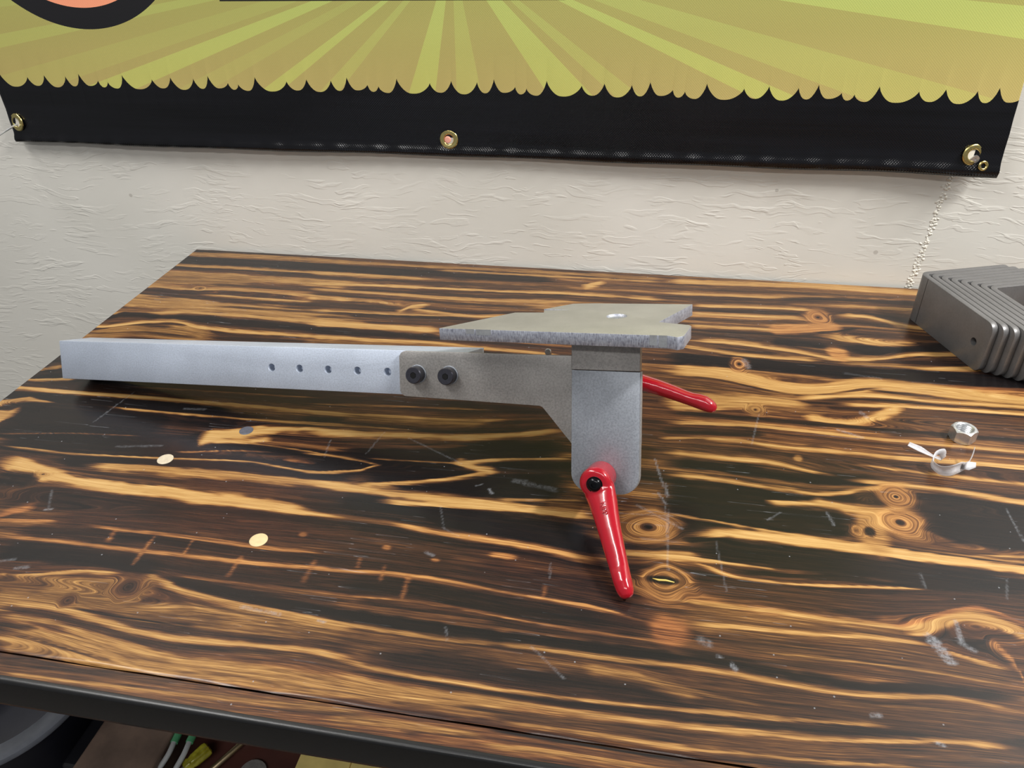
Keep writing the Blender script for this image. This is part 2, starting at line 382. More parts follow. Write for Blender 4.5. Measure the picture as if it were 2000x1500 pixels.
[0.85,0.0,[[27,575.8,4.4],[75,579.4,4.4],[110,584.1,4.4]]],
[0.15,0.0,[[51,570.4,2.7],[98,572.9,2.7],[121,567.7,2.6],[166,568.9,2.6],[224,567.2,2.6],[324,570.2,2.5]]],
[0.3,0.0,[[27,565.0,2.1],[59,570.5,2.2]]],
[0.15,0.0,[[209,564.9,2.3],[267,567.3,2.3],[323,566.7,2.3]]],
[0.17,0.0,[[135,557.8,2.3],[179,555.0,2.3],[221,549.6,2.2],[262,547.0,2.2],[316,545.7,2.1]]],
[0.72,0.3,[[89,557.3,2.9],[164,556.0,2.8],[236,554.8,2.7]]],
[0.17,0,[[27,545.4,4.1],[89,544.6,3.5],[119,545.9,3.0],[147,536.9,2.4],[175,531.3,1.9]]],
[0.96,0.0,[[28,529.9,6.9],[88,529.8,6.8],[145,524.9,6.7],[210,530.9,6.6]]],
[0.2,0.0,[[28,514.7,3.3],[72,515.6,3.3],[115,510.3,3.2],[157,507.8,3.2],[186,519.0,3.2],[210,527.6,3.3]]],
[0.15,0.0,[[174,530.1,3.6],[244,530.1,3.5],[308,522.6,3.4]]],
[0.9,0.0,[[230,518.5,8.7],[267,516.7,8.6],[304,509.8,8.3]]],
[0.2,0.0,[[149,499.4,4.0],[168,492.8,3.9],[202,495.0,3.9]]],
[0.35,0.8,[[-505,380.9,5.3],[-488,391.1,5.5]]],
[0.32,0.6,[[-501,376.2,1.7],[-459,381.5,1.7]]],
[0.1,0,[[-368,420.3,3.7],[-305,423.4,2.8],[-258,422.2,1.9],[-224,422.0,1.0]]],
[0.9,0.2,[[-396,373.2,3.6],[-357,376.7,3.6],[-296,375.8,3.6]]],
[0.28,0.5,[[-428,381.7,1.9],[-399,380.2,1.8],[-360,381.4,1.8],[-314,380.8,1.8],[-269,380.2,1.8],[-227,381.8,1.8]]],
[0.93,0.0,[[-474,344.2,8.6],[-415,348.0,8.5],[-369,347.8,8.4],[-342,346.7,8.3]]],
[0.24,0.45,[[-487,359.8,2.1],[-441,362.1,2.1],[-394,361.7,2.1],[-349,363.1,2.1],[-290,363.7,2.0],[-193,369.0,2.0]]],
[0.1,0.0,[[-457,323.8,1.7],[-430,327.3,1.7],[-406,335.9,1.8],[-373,339.6,1.8]]],
[0.5,0.1,[[-452,316.8,6.2],[-417,317.1,6.2]]],
[0.97,0.0,[[-331,340.5,5.5],[-289,335.0,5.3],[-246,332.0,5.2],[-178,328.6,5.1]]],
[0.38,0.4,[[-323,343.5,1.3],[-280,343.9,1.3],[-184,345.7,1.3]]],
[0.55,0.2,[[-278,340.3,1.9],[-237,342.5,1.9],[-183,343.2,1.9]]],
[0.13,0.0,[[-341,340.6,2.9],[-316,331.4,2.8],[-271,326.4,2.7],[-216,323.6,2.7],[-175,320.8,2.6]]],
[0.66,0.15,[[-363,300.2,3.2],[-311,300.1,3.1],[-258,301.4,3.1],[-207,304.1,3.0],[-170,304.9,3.0]]],
[0.3,0.0,[[-339,301.0,0.7],[-272,303.3,0.7],[-208,306.2,0.7]]],
[1.0,0.0,[[-404,303.7,0.5],[-368,303.1,0.5],[-326,302.0,0.5],[-299,303.2,0.5]]],
[0.1,0.0,[[-438,300.3,2.9],[-396,302.2,2.9],[-365,299.1,2.9],[-326,292.7,2.8],[-292,291.1,2.7],[-229,296.1,2.7],[-192,297.0,2.7],[-166,294.2,2.6]]],
[0.66,0.0,[[-434,295.7,1.7],[-405,295.5,1.7],[-375,293.5,1.7],[-330,287.2,1.6],[-288,285.1,1.6],[-227,290.8,1.6]]],
[0.15,0.0,[[-429,289.3,2.5],[-394,290.9,2.5],[-355,284.9,2.4],[-312,279.8,2.4],[-285,278.5,2.3]]],
[0.75,0.0,[[-424,283.0,2.5],[-400,284.0,2.5]]],
[0.5,0.0,[[-251,287.8,1.6],[-202,292.4,1.6],[-163,286.9,1.5]]],
[0.13,0.0,[[-414,271.9,2.1],[-387,272.3,2.1],[-357,268.5,2.1]]],
[0.6,0.0,[[-404,276.9,0.7],[-359,271.1,0.6],[-328,268.6,0.6]]],
[0.62,0.1,[[-402,256.5,2.8],[-338,260.0,2.7],[-274,261.0,2.7]]],
[0.18,0.0,[[-395,248.8,1.3],[-307,252.1,1.3],[-234,254.9,1.3]]],
[0.33,0.0,[[-271,255.0,2.6],[-211,257.2,2.6],[-154,260.5,2.6]]],
[0.55,0.0,[[-209,253.1,1.2],[-153,258.1,1.2]]],
[0.97,0.0,[[-240,437.3,7.5],[-194,438.5,7.5],[-148,437.1,7.3],[-90,437.3,7.2],[-26,433.3,7.0]]],
[0.98,0.0,[[-155,432.4,10.1],[-88,428.5,9.8],[-18,419.2,9.4]]],
[0.13,0.0,[[-203,444.4,4.2],[-137,450.0,4.2],[-78,452.7,4.2],[-25,452.2,4.1]]],
[0.2,0.35,[[-185,421.0,2.5],[-143,416.3,2.9],[-100,415.3,3.3],[-65,413.2,3.7],[-21,405.9,3.9]]],
[0.88,0.25,[[-207,354.2,6.5],[-154,357.6,6.5],[-74,351.6,6.2],[0,350.5,6.1]]],
[0.2,0.4,[[-212,367.4,2.0],[-172,372.0,2.0],[-131,371.2,2.0],[-90,367.5,2.0],[-51,365.5,1.9],[-13,363.5,1.9],[14,357.0,1.8]]],
[0.33,0.4,[[-203,344.4,1.1],[-151,348.6,1.1],[-99,346.6,1.1],[-48,342.4,1.0],[0,341.3,1.0],[47,340.3,1.0]]],
[0.52,0.3,[[-201,338.5,2.2],[-135,339.1,2.1],[-85,339.8,2.1]]],
[1.0,0.0,[[-198,330.6,7.0],[-145,328.2,6.8],[-95,328.4,6.7],[-46,328.5,6.6],[47,330.4,6.4]]],
[0.22,0.0,[[-194,321.8,2.0],[-155,320.5,2.0],[-117,319.5,2.0],[-79,322.2,2.0]]],
[0.26,0.0,[[-81,321.8,2.2],[-45,323.3,2.2],[-10,322.3,2.2],[47,324.5,2.2]]],
[0.87,0.15,[[-161,300.2,5.7],[-100,300.4,5.6],[-42,300.6,5.5],[14,303.3,5.4],[47,302.3,5.3]]],
[0.12,0.0,[[-183,293.0,2.0],[-145,289.6,1.9],[-98,289.2,1.9],[-40,288.3,1.9],[14,291.2,1.8],[47,293.9,1.8]]],
[0.28,0.0,[[-15,315.0,3.8],[25,310.9,3.7],[47,304.2,3.6]]],
[0.86,0.1,[[-165,287.1,2.1],[-120,285.7,2.0],[-74,285.3,2.0],[-7,287.2,2.0],[47,289.9,1.9]]],
[0.15,0,[[-179,282.7,3.3],[-142,278.9,2.9],[-84,281.9,2.6],[-39,281.0,2.3],[4,282.0,2.0],[46,284.1,1.7]]],
[0.62,0.0,[[-94,273.5,1.9],[-38,273.8,1.9],[46,278.2,1.9]]],
[0.18,0.0,[[-59,268.0,1.5],[-6,268.7,1.5],[46,269.2,1.5]]],
[0.95,0.0,[[-69,261.7,1.0],[-26,261.9,1.0],[16,261.3,1.0],[46,261.8,1.0]]],
[0.33,0.0,[[-167,253.3,3.4],[-123,256.5,3.4],[-79,256.2,3.4]]],
[0.7,0.2,[[-118,252.3,1.1],[-78,255.4,1.1]]],
[0.4,0.6,[[-110,251.5,1.0],[-76,253.6,1.0]]],
[0.22,0.0,[[-72,251.9,1.8],[-25,255.0,1.7],[26,253.8,1.7]]],
[0.25,0.0,[[-4,416.7,3.7],[15,418.0,3.7],[48,422.9,3.7]]],
[0.16,0.0,[[113,493.1,4.0],[169,497.5,3.9],[183,492.3,3.9]]],
[0.28,0.0,[[29,466.8,1.7],[70,463.0,1.6],[123,457.4,1.6],[162,456.8,1.6]]],
[0.9,0.0,[[48,439.2,3.5],[69,444.8,3.5],[80,440.9,3.5]]],
[0.08,0,[[48,443.0,5.5],[63,450.7,5.7],[83,451.1,5.8],[122,450.3,5.8],[161,450.0,5.9],[198,448.5,5.9],[235,447.1,5.9],[283,446.6,5.9]]],
[0.16,0.0,[[252,455.7,1.7],[287,460.1,1.7]]],
[1.0,0.0,[[162,457.8,0.6],[224,453.7,0.6],[284,451.4,0.6]]],
[0.13,0,[[29,419.9,2.6],[55,420.4,1.9],[81,420.0,1.3],[108,418.7,0.7]]],
[0.86,0.0,[[81,411.4,3.2],[156,417.0,3.2],[216,418.9,3.1]]],
[0.13,0,[[54,419.6,2.6],[65,408.1,2.1],[80,406.7,1.8],[117,406.2,1.5],[167,412.0,1.2],[209,416.4,0.9]]],
[0.24,0.0,[[35,378.4,1.9],[67,378.4,1.9],[103,379.1,1.9],[137,377.0,1.9],[172,378.1,1.9],[200,379.7,1.9]]],
[0.2,0.0,[[192,376.4,6.5],[220,392.3,6.8],[239,400.0,6.9],[253,391.6,6.7],[262,384.2,6.5]]],
[0.42,0.9,[[184,379.4,1.9],[202,389.1,1.9],[222,400.0,2.0],[238,406.4,2.0],[252,404.8,2.0],[265,393.2,1.9]]],
[0.75,0.0,[[217,372.6,4.2],[236,372.2,4.2],[243,363.5,4.1]]],
[0.33,0.5,[[242,373.8,5.7],[249,361.0,5.5],[250,347.9,5.2]]],
[0.2,0.0,[[212,363.0,1.6],[227,358.8,1.6],[238,356.3,1.6]]],
[0.14,0.0,[[47,359.7,1.8],[78,361.6,1.8],[124,362.9,1.8],[170,367.4,1.8],[199,366.4,1.8]]],
[0.35,0.0,[[88,343.0,1.0],[144,345.1,1.0],[197,345.9,1.0],[237,342.1,0.9]]],
[0.7,0.0,[[87,337.3,1.0],[143,339.6,1.0],[196,340.4,1.0]]],
[0.93,0.0,[[31,333.3,4.0],[65,332.9,3.9],[109,329.3,3.8],[151,327.5,3.7],[194,333.0,3.7],[245,333.9,3.7]]],
[0.16,0.0,[[31,323.9,1.9],[75,324.3,1.9],[108,321.7,1.8],[139,320.8,1.8],[171,323.9,1.8],[203,328.6,1.8],[223,326.9,1.8],[242,324.0,1.8]]],
[0.33,0,[[31,309.3,2.3],[64,305.5,1.5],[87,304.0,0.7]]],
[0.45,0.0,[[128,312.6,1.3],[180,317.6,1.3],[240,319.8,1.3]]],
[0.87,0.0,[[42,285.7,1.9],[104,290.6,1.9],[155,294.6,1.9],[191,299.6,1.9]]],
[0.17,0.0,[[31,292.2,1.5],[63,294.4,1.5],[105,297.1,1.5],[146,301.0,1.5],[158,301.9,1.5]]],
[0.09,0.0,[[31,281.5,2.1],[73,284.2,2.1],[114,286.4,2.1],[154,290.9,2.1],[195,298.4,2.1],[233,299.7,2.1]]],
[0.2,0.0,[[32,268.2,1.2],[82,271.1,1.2],[122,273.4,1.2],[171,278.9,1.2]]],
[0.4,0.0,[[32,259.6,0.9],[82,264.7,0.9]]]]
BLOBS=[
[0.62,0.35,-354.3,328.0,12.6,12.7,1],
[0.55,0.3,-389.9,309.7,7.2,6.7,1],
[0.3,0.35,207.5,483.9,20.5,19.2,1],
[0.25,0.1,184.5,473.3,12.2,25.2,0],
[0.3,0.2,172.7,469.5,5.1,6.9,1],
[0.85,0,182.6,470.0,4.1,5.3,0],
[0.3,0.35,210.9,514.4,15.6,16.1,1],
[0.75,0,186.2,510.6,8.6,7.7,0],
[0.3,0.5,193.5,818.2,15.0,18.8,1],
[0.28,0.5,99.8,703.5,10.0,15.2,1],
[0.25,0.5,202.2,739.7,11.1,15.3,0],
[0.2,0,109.6,622.3,9.2,9.7,1],
[0.25,0.1,-557.7,793.8,9.3,6.8,1],
[0.2,0,-505.2,433.1,9.6,4.8,1],
[0.32,0.2,15.6,448.8,26.3,19.4,1],
[0.32,0.2,28.9,395.4,19.2,16.6,1],
[0.4,0.95,31.9,351.9,13.8,12.9,0],
[1.0,0,28.2,395.6,11.3,4.1,0],
[0.25,0,140.1,553.6,4.6,5.1,0],
[0.35,0.6,-249.2,398.8,4.2,2.6,0],
[0.3,0.6,-90.3,400.9,9.4,3.2,0],
[0.35,0.6,-139.8,388.8,4.0,2.1,0],
[0.35,0.6,-179.8,395.6,4.1,2.5,0]]
CROSS=[[0.35,0.6,2.2,-364.4,378.1,-363.9,349.6],[0.35,0.6,1.8,-332.1,377.9,-331.1,363.1],[0.35,0.6,2.2,-286.0,368.4,-287.0,349.2],[0.4,0.6,3,-229.1,373.7,-229.3,354.1],[0.3,0.6,3,-399.2,378.7,-398.5,370.8],[0.35,0.6,2.5,-154.8,369.5,-153.4,349.4],[0.35,0.6,2.5,-175.1,376.9,-173.9,363.0],[0.4,0.6,2,-196.1,380.8,-194.9,373.7],[0.4,0.6,2,-54.7,375.2,-54.7,366.9]]
SMEARS=[
[0.9,9,201.8,373.0,209.3,355.9],
[0.8,5,221.7,389.5,220.5,373.1],
[0.6,5,220.1,371.6,226.3,367.0],
[0.6,4,152.6,308.3,157.7,308.5],
[0.9,3,185.5,295.8,189.6,294.8],
[0.8,4,72.6,331.5,74.6,327.7],
[0.7,3,63.8,336.2,66.0,335.5],
[0.4,8,53.8,347.4,58.4,345.3],
[0.6,4,-148.7,395.8,-142.3,393.0],
[0.5,9,105.7,711.5,108.3,697.7],
[0.45,6,205.7,632.1,209.2,625.4],
[0.5,4,180.1,601.4,199.9,592.2],
[0.15,5,202.9,700.9,235.9,695.6],
[0.5,4,-263.0,324.4,-233.5,322.0],
[0.9,3,-205.6,321.8,-200.1,321.1],
[0.5,5,-449.8,331.3,-442.3,333.4],
[0.7,3,-472.3,392.4,-467.1,394.3],
[0.5,2,-483.6,416.2,-469.8,393.6],
[0.4,5,-434.1,543.6,-414.4,545.9],
[0.5,1.6,-501.3,563.9,-510.1,509.9],
[0.3,4,-464.6,478.9,-424.2,486.3],
[0.5,1.3,-204.3,531.6,-146.8,502.6],
[0.45,1.3,-228.1,536.3,-233.9,503.3],
[0.45,1.2,-273.1,517.2,-269.3,492.8],
[0.3,7,-96.6,487.4,-62.2,481.1],
[0.8,3,-115.9,472.9,-112.8,468.8],
[0.7,2,-128.0,475.6,-122.5,478.7],
[0.5,1.1,112.3,615.4,102.2,567.0],
[0.4,1.0,-151.2,447.8,-141.6,422.1],
[0.35,1.0,-141.6,422.1,-128.6,416.2],
[0.35,1,-54.2,399.7,-52.7,384.1],
[0.5,1.0,-56.1,323.7,-32.2,303.5],
[0.5,1,-116.4,330.1,-112.2,318.9],
[0.5,1.2,30.4,471.7,31.3,406.2],
[0.35,3,6.3,472.2,41.6,450.9],
[0.3,2,-14.4,460.5,34.7,464.0],
[0.5,2,117.8,481.1,107.3,471.2],
[0.6,1.2,292.0,512.4,292.9,476.8],
[0.4,1,267.9,435.3,261.7,416.2],
[0.5,2,209.1,431.0,209.5,417.6],
[0.45,3,153.7,486.7,156.9,472.9],
[0.35,1.0,66.6,441.1,72.2,392.2],
[0.4,1.0,28.6,475.7,31.5,406.2],
[0.6,3,28.2,501.9,29.8,486.4],
[0.55,2.5,18.5,533.9,26.8,497.1],
[0.5,2.5,22.6,489.7,28.5,477.5],
[0.35,3,-467.4,335.9,-457.8,339.3]]

def make_wood():
    m = NT('burnt_pine')
    at = m.n('ShaderNodeAttribute', attribute_name='wood'); gr = m.n('ShaderNodeAttribute', attribute_name='grain')
    sep = m.n('ShaderNodeSeparateColor'); m.l(at.outputs['Color'], sep.inputs[0])
    char, red, smear = sep.outputs[0], sep.outputs[1], sep.outputs[2]
    g = gr.outputs['Vector']
    n1 = m.noise(m.mapv(g, (14, 620, 1)), 1.0, 3, 0.6)
    n2 = m.noise(m.mapv(g, (45, 2300, 1)), 1.0, 2, 0.6)
    n3 = m.noise(m.mapv(g, (5, 150, 1)), 1.0, 3, 0.5)
    amp = m.math('ADD', m.math('MULTIPLY', m.math('MULTIPLY', char, m.math('SUBTRACT', 1.12, char)), 2.6), 0.12)
    d = m.math('ADD', m.math('MULTIPLY', m.math('SUBTRACT', n1, 0.5), 1.0),
               m.math('ADD', m.math('MULTIPLY', m.math('SUBTRACT', n2, 0.5), 0.85), m.math('MULTIPLY', m.math('SUBTRACT', n3, 0.5), 0.45)))
    c = m.math('ADD', char, m.math('MULTIPLY', d, amp), clamp=True)
    brown = m.ramp(c, [(0.0, lin(190, 157, 103)), (0.12, lin(169, 132, 79)), (0.27, lin(140, 102, 58)), (0.45, lin(91, 62, 37)),
                       (0.62, lin(62, 42, 30)), (0.80, lin(38, 28, 24)), (1.0, lin(19, 17, 18))])
    rd = m.ramp(c, [(0.0, lin(202, 150, 90)), (0.15, lin(184, 126, 72)), (0.32, lin(146, 92, 54)), (0.50, lin(94, 55, 36)),
                    (0.66, lin(66, 38, 29)), (0.82, lin(43, 27, 24)), (1.0, lin(21, 18, 19))])
    col = m.mix(red, brown, rd)
    vo = m.obj()
    # grey smears and scuffs are broken up by a scratchy noise
    sn = m.noise(vo, 380, 4, 0.75)
    sm = m.math('MULTIPLY', smear, m.ramp(sn, [(0.34, (0.0, 0.0, 0.0)), (0.66, (0.8, 0.8, 0.8))]))
    # hairline scratches: narrow bands of two stretched noises, patchy
    sc = None
    for rot, sx, sy, seed in ((0.35, 9, 330, 0.0), (1.25, 9, 300, 3.1), (2.2, 10, 340, 7.7)):
        nn = m.noise(m.mapv(vo, (sx, sy, 1), (0, 0, rot), (seed, seed, 0)), 1.0, 1, 0.5)
        ln = m.math('LESS_THAN', m.math('ABSOLUTE', m.math('SUBTRACT', nn, 0.71)), 0.0045)
        sc = ln if sc is None else m.math('MAXIMUM', sc, ln)
    patch = m.ramp(m.noise(vo, 14, 3, 0.6), [(0.50, (0, 0, 0)), (0.66, (1, 1, 1))])
    sc = m.math('MULTIPLY', m.math('MULTIPLY', sc, patch), 0.45)
    vd = m.voro(vo, 150); vc = m.voro(vo, 150, out=1)
    sepv = m.n('ShaderNodeSeparateColor'); m.l(vc, sepv.inputs[0])
    dust = m.math('MULTIPLY', m.math('LESS_THAN', vd, 0.09), m.math('GREATER_THAN', sepv.outputs[0], 0.90))
    mk = m.math('MAXIMUM', m.math('MAXIMUM', sm, sc), m.math('MULTIPLY', dust, 0.5), clamp=True)
    col = m.mix(mk, col, lin(146, 149, 155))
    m.set(Base_Color=col, Roughness=m.math('ADD', m.math('MULTIPLY', n3, 0.12), m.math('ADD', m.math('MULTIPLY', mk, 0.3), 0.2)))
    m.b.inputs['Specular IOR Level'].default_value = 0.32
    m.bump(m.math('ADD', m.math('MULTIPLY', n1, 0.6), m.math('MULTIPLY', n2, 0.4)), 0.10, 0.0006)
    return m.m

def make_wall_mat():
    m = NT('painted_strand_board'); v = m.obj()
    w = m.noise(v, 9, 3, 0.5, out=1)
    vv = m.n('ShaderNodeVectorMath', operation='MULTIPLY_ADD'); m.l(w, vv.inputs[0]); vv.inputs[1].default_value = (0.05, 0.05, 0.05); m.l(v, vv.inputs[2])
    p = vv.outputs[0]
    h = None
    for rot, sc, sd, th in ((0.12, (10, 1, 70), 0.3, 0.60), (-0.55, (12, 1, 80), 4.2, 0.62), (0.95, (14, 1, 85), 9.0, 0.63), (-1.2, (13, 1, 80), 2.0, 0.63), (0.3, (26, 1, 150), 6.5, 0.60)):
        q = m.mapv(p, sc, (0, rot, 0), (sd, 0, sd))
        e = m.ramp(m.noise(q, 1.0, 2, 0.5), [(th - 0.03, (0, 0, 0)), (th, (1, 1, 1)), (th + 0.12, (0.55, 0.55, 0.55))])
        msk = m.ramp(m.noise(m.mapv(v, (1, 1, 1), (0, 0, 0), (sd * 3, sd, sd)), 9, 3, 0.6), [(0.48, (0, 0, 0)), (0.62, (1, 1, 1))])
        e = m.math('MULTIPLY', e, msk)
        h = e if h is None else m.math('ADD', h, e)
    fine = m.noise(m.mapv(v, (60, 1, 160)), 1.0, 4, 0.6)
    h = m.math('ADD', h, m.math('MULTIPLY', fine, 0.25))
    c = m.ramp(m.noise(v, 5, 4, 0.55), [(0.3, lin(208, 205, 196)), (0.7, lin(219, 216, 208))])
    spots = m.math('LESS_THAN', m.voro(v, 13), 0.035)
    c = m.mix(m.math('MULTIPLY', spots, 0.35), c, lin(120, 110, 100))
    m.set(Base_Color=c, Roughness=0.5)
    m.bump(h, 0.32, 0.0009)
    return m.m

def make_banner_mat():
    m = NT('printed_vinyl'); v = m.obj()
    s = m.n('ShaderNodeSeparateXYZ'); m.l(v, s.inputs[0]); x, z = s.outputs[0], s.outputs[2]
    dx = m.math('SUBTRACT', x, -0.232); dz = m.math('SUBTRACT', 0.365, z)
    ang = m.math('ARCTAN2', dx, dz)                       # 0 straight down, + to the right
    f = m.math('DIVIDE', m.math('ADD', ang, math.pi), 2 * math.pi)
    L = (0.5, 0.5, 0.5); D = (0.0, 0.0, 0.0); H = (0.28, 0.28, 0.28); K = (0.9, 0.9, 0.9)
    def rd(xx, zz): return (math.atan2(xx + 0.232, 0.365 - zz) + math.pi) / (2 * math.pi)
    z0 = 0.222
    cuts = [(0.0, D), (rd(-2.2, z0), H), (rd(-1.7, z0), D), (rd(-1.35, z0), L), (rd(-1.1, z0), D), (rd(-.90, z0), H), (rd(-.80, z0), D), (rd(-.74, z0), K), (rd(-.655, z0), D), (rd(-.60, z0), H),
            (rd(-.55, z0), D), (rd(-.477, z0), K), (rd(-.452, z0), D), (rd(-.405, z0), L), (rd(-.375, z0), D), (rd(-.292, z0), K),
            (rd(-.262, z0), D), (rd(-.236, z0), L), (rd(-.21, z0), D), (rd(-.135, z0), K), (rd(-.088, z0), D), (rd(-.066, z0), L), (rd(-.038, z0), D),
            (rd(.085, z0), K), (rd(.132, z0), D), (rd(.20, z0), L), (rd(.30, z0), D), (rd(.62, z0), K), (rd(1.05, z0), D), (rd(2.2, z0), H), (0.9, D)]
    k = m.ramp(f, cuts, 'CONSTANT')
    hz = m.math('DIVIDE', m.math('SUBTRACT', z, 0.20), 0.13, clamp=True)
    dark = m.mix(hz, lin(180, 160, 98), lin(158, 156, 86)); lite = m.mix(hz, lin(188, 184, 98), lin(172, 184, 100))
    green = m.mix(k, dark, lite)
    r = m.math('SQRT', m.math('ADD', m.math('POWER', m.math('SUBTRACT', x, -0.688), 2), m.math('POWER', m.math('SUBTRACT', z, 0.4475), 2)))
    blk = m.math('LESS_THAN', r, 0.163); org = m.math('LESS_THAN', r, 0.1395)
    c = m.mix(blk, green, lin(20, 19, 22)); c = m.mix(org, c, lin(236, 152, 116))
    bar = m.math('MULTIPLY', m.math('GREATER_THAN', z, 0.3146), m.math('MULTIPLY', m.math('LESS_THAN', z, 0.42), m.math('LESS_THAN', m.math('ABSOLUTE', m.math('ADD', x, 0.31)), 0.2)))
    c = m.mix(bar, c, lin(24, 22, 20))
    weave = m.math('MULTIPLY', m.math('SINE', m.math('MULTIPLY', x, 2400)), m.math('SINE', m.math('MULTIPLY', z, 2400)))
    m.set(Base_Color=c, Roughness=0.42); m.bump(weave, 0.12, 0.0003)
    return m.m

def make_black_vinyl():
    m = NT('black_vinyl'); v = m.obj()
    s = m.n('ShaderNodeSeparateXYZ'); m.l(v, s.inputs[0])
    weave = m.math('MULTIPLY', m.math('SINE', m.math('MULTIPLY', s.outputs[0], 2200)), m.math('SINE', m.math('MULTIPLY', s.outputs[2], 2200)))
    n = m.noise(m.mapv(v, (3, 1, 90)), 1.0, 3, 0.6)
    m.set(Base_Color=m.ramp(n, [(0.3, lin(8, 8, 10)), (0.7, lin(14, 14, 18))]), Roughness=0.17)
    m.b.inputs['Specular IOR Level'].default_value = 0.42
    m.bump(m.math('ADD', m.math('MULTIPLY', weave, 0.35), n), 0.35, 0.0006)
    return m.m

def make_cut_edge():
    m = NT('laser_cut_edge'); v = m.obj()
    a = m.noise(m.mapv(v, (1500, 1500, 90)), 1.0, 2, 0.6); b = m.noise(m.mapv(v, (260, 260, 500)), 1.0, 3, 0.6)
    m.set(Base_Color=m.ramp(m.math('ADD', m.math('MULTIPLY', a, 0.65), m.math('MULTIPLY', b, 0.35)), [(0.30, lin(110, 110, 124)), (0.48, lin(172, 175, 188)), (0.66, lin(206, 211, 222))]), Metallic=0.7, Roughness=0.45)
    m.bump(a, 0.25, 0.0006)
    return m.m

WOOD = make_wood()
WALL = make_wall_mat()
ALU = steel('bead_blasted_aluminium', lin(192, 201, 216), 0.55, 0.6, 0.55, 800, 0.12, 12)
SHEET = steel('raw_steel_sheet', lin(160, 157, 154), 0.46, 0.85, 0.45, 620, 0.12, 30)
SHEET2 = steel('clean_steel_sheet', lin(150, 155, 163), 0.44, 0.8, 0.45, 620, 0.12, 30)
PLATE = steel('rest_plate_steel', lin(176, 174, 167), 0.46, 0.3, 0.6, 700, 0.03, 20)
DARKST = steel('hot_rolled_steel', lin(116, 115, 115), 0.40, 0.35, 0.45, 500, 0.05, 30)
EDGE = make_cut_edge()
RED = plain('red_powder_coat', lin(156, 9, 28), 0.2, 0, 300, 0.03, Coat_Weight=0.5, Coat_Roughness=0.06)
BLACKOX = plain('black_oxide', lin(74, 74, 82), 0.36, 0.8, 500, 0.15)
SOCKET = plain('socket_black', lin(8, 8, 9), 0.5, 0.3, 500, 0.1)
BRASS = plain('brass', lin(214, 196, 128), 0.25, 1.0, 200, 0.12)
ZINC = plain('zinc_plate', lin(206, 208, 210), 0.30, 0.85, 300, 0.12)
RAIL = plain('black_rail_paint', lin(15, 15, 16), 0.34, 0, 300, 0.15, 0.08, 600)

# ------------------------------------------------------------------ setting
def W(x, y, z): return (x, y, TOP + z)
wb = box_bm(-2.2, 2.2, 0.913, 1.03, 0.0, 2.6)
wall = link('wall_back', from_bm(wb, 'wall_back'), WALL)
tag(wall, 'cream painted strand board wall behind the workbench', kind='structure')
fl = link('floor', from_bm(box_bm(-2.2, 2.2, -1.6, 0.913, -0.08, 0.0), 'floor'), plain('concrete', lin(92, 88, 84), 0.8, 0, 6, 0.25, 0.2, 60))
tag(fl, 'grey concrete workshop floor', kind='structure')
# rough line of filler over a board joint on the wall
bm = bmesh.new()
for i in range(260):
    t = random.random(); zc = 0.185 - 0.20 * t
    xc = 0.329 - 0.0105 * (t * 2.0) ** 0.8 + random.gauss(0, 0.0022)
    r = random.uniform(0.0005, 0.0016)
    mm = Matrix.Translation(W(xc, 0.9128, zc)) @ Matrix.Rotation(random.uniform(0, 3), 4, 'Y') @ Matrix.Diagonal((r * random.uniform(1, 2), r * 0.28, r, 1))
    bmesh.ops.create_icosphere(bm, subdivisions=1, radius=1.0, matrix=mm)
cb = link('filler_bead', from_bm(bm, 'filler_bead'), plain('cream_paint', lin(220, 216, 204), 0.5), wall, True)
cb['kind'] = 'stuff'

# ------------------------------------------------------------------ workbench
bench = tag(empty('workbench', (0.2, 0.57, 0)), 'workbench with a burnt pine plank top and black steel front rail', 'workbench')
def bpart(name, me, mat, **k):
    o = link(name, me, mat, **k); o.parent = bench; o.matrix_parent_inverse = Matrix.Translation((-0.2, -0.57, 0)); return o

XL, XR, YF, YB = -0.6266, 1.15, 0.2473, 0.9085
xs = np.concatenate([np.arange(XL, 0.49, 0.00125), np.arange(0.49, XR, 0.006), [XR]])
SEAMS = [0.2473, 0.2630, 0.3035, 0.3420, 0.4215, 0.4575, 0.5250, 0.6050, 0.6835, 0.7600, 0.8350, YB]
ys = np.arange(YF, YB + 1e-6, 0.001)
X, Y = np.meshgrid(xs * 1000, ys * 1000)                   # mm, rows are y
NX, NY = len(xs), len(ys)

def vnoise(ax, ay, sx, sy, seed):
    """smooth random field, cell size sx by sy (mm)"""
    r = np.random.default_rng(seed)
    u = (ax - ax.min()) / sx; v = (ay - ay.min()) / sy
    G = r.random((int(v.max()) + 3, int(u.max()) + 3))
    i = v.astype(int); j = u.astype(int); fu = u - j; fv = v - i
    fu = fu * fu * (3 - 2 * fu); fv = fv * fv * (3 - 2 * fv)
    return (G[i, j] * (1 - fu) + G[i, j + 1] * fu) * (1 - fv) + (G[i + 1, j] * (1 - fu) + G[i + 1, j + 1] * fu) * fv

def sstep(a, b, x):
    t = np.clip((x - a) / (b - a), 0, 1); return t * t * (3 - 2 * t)

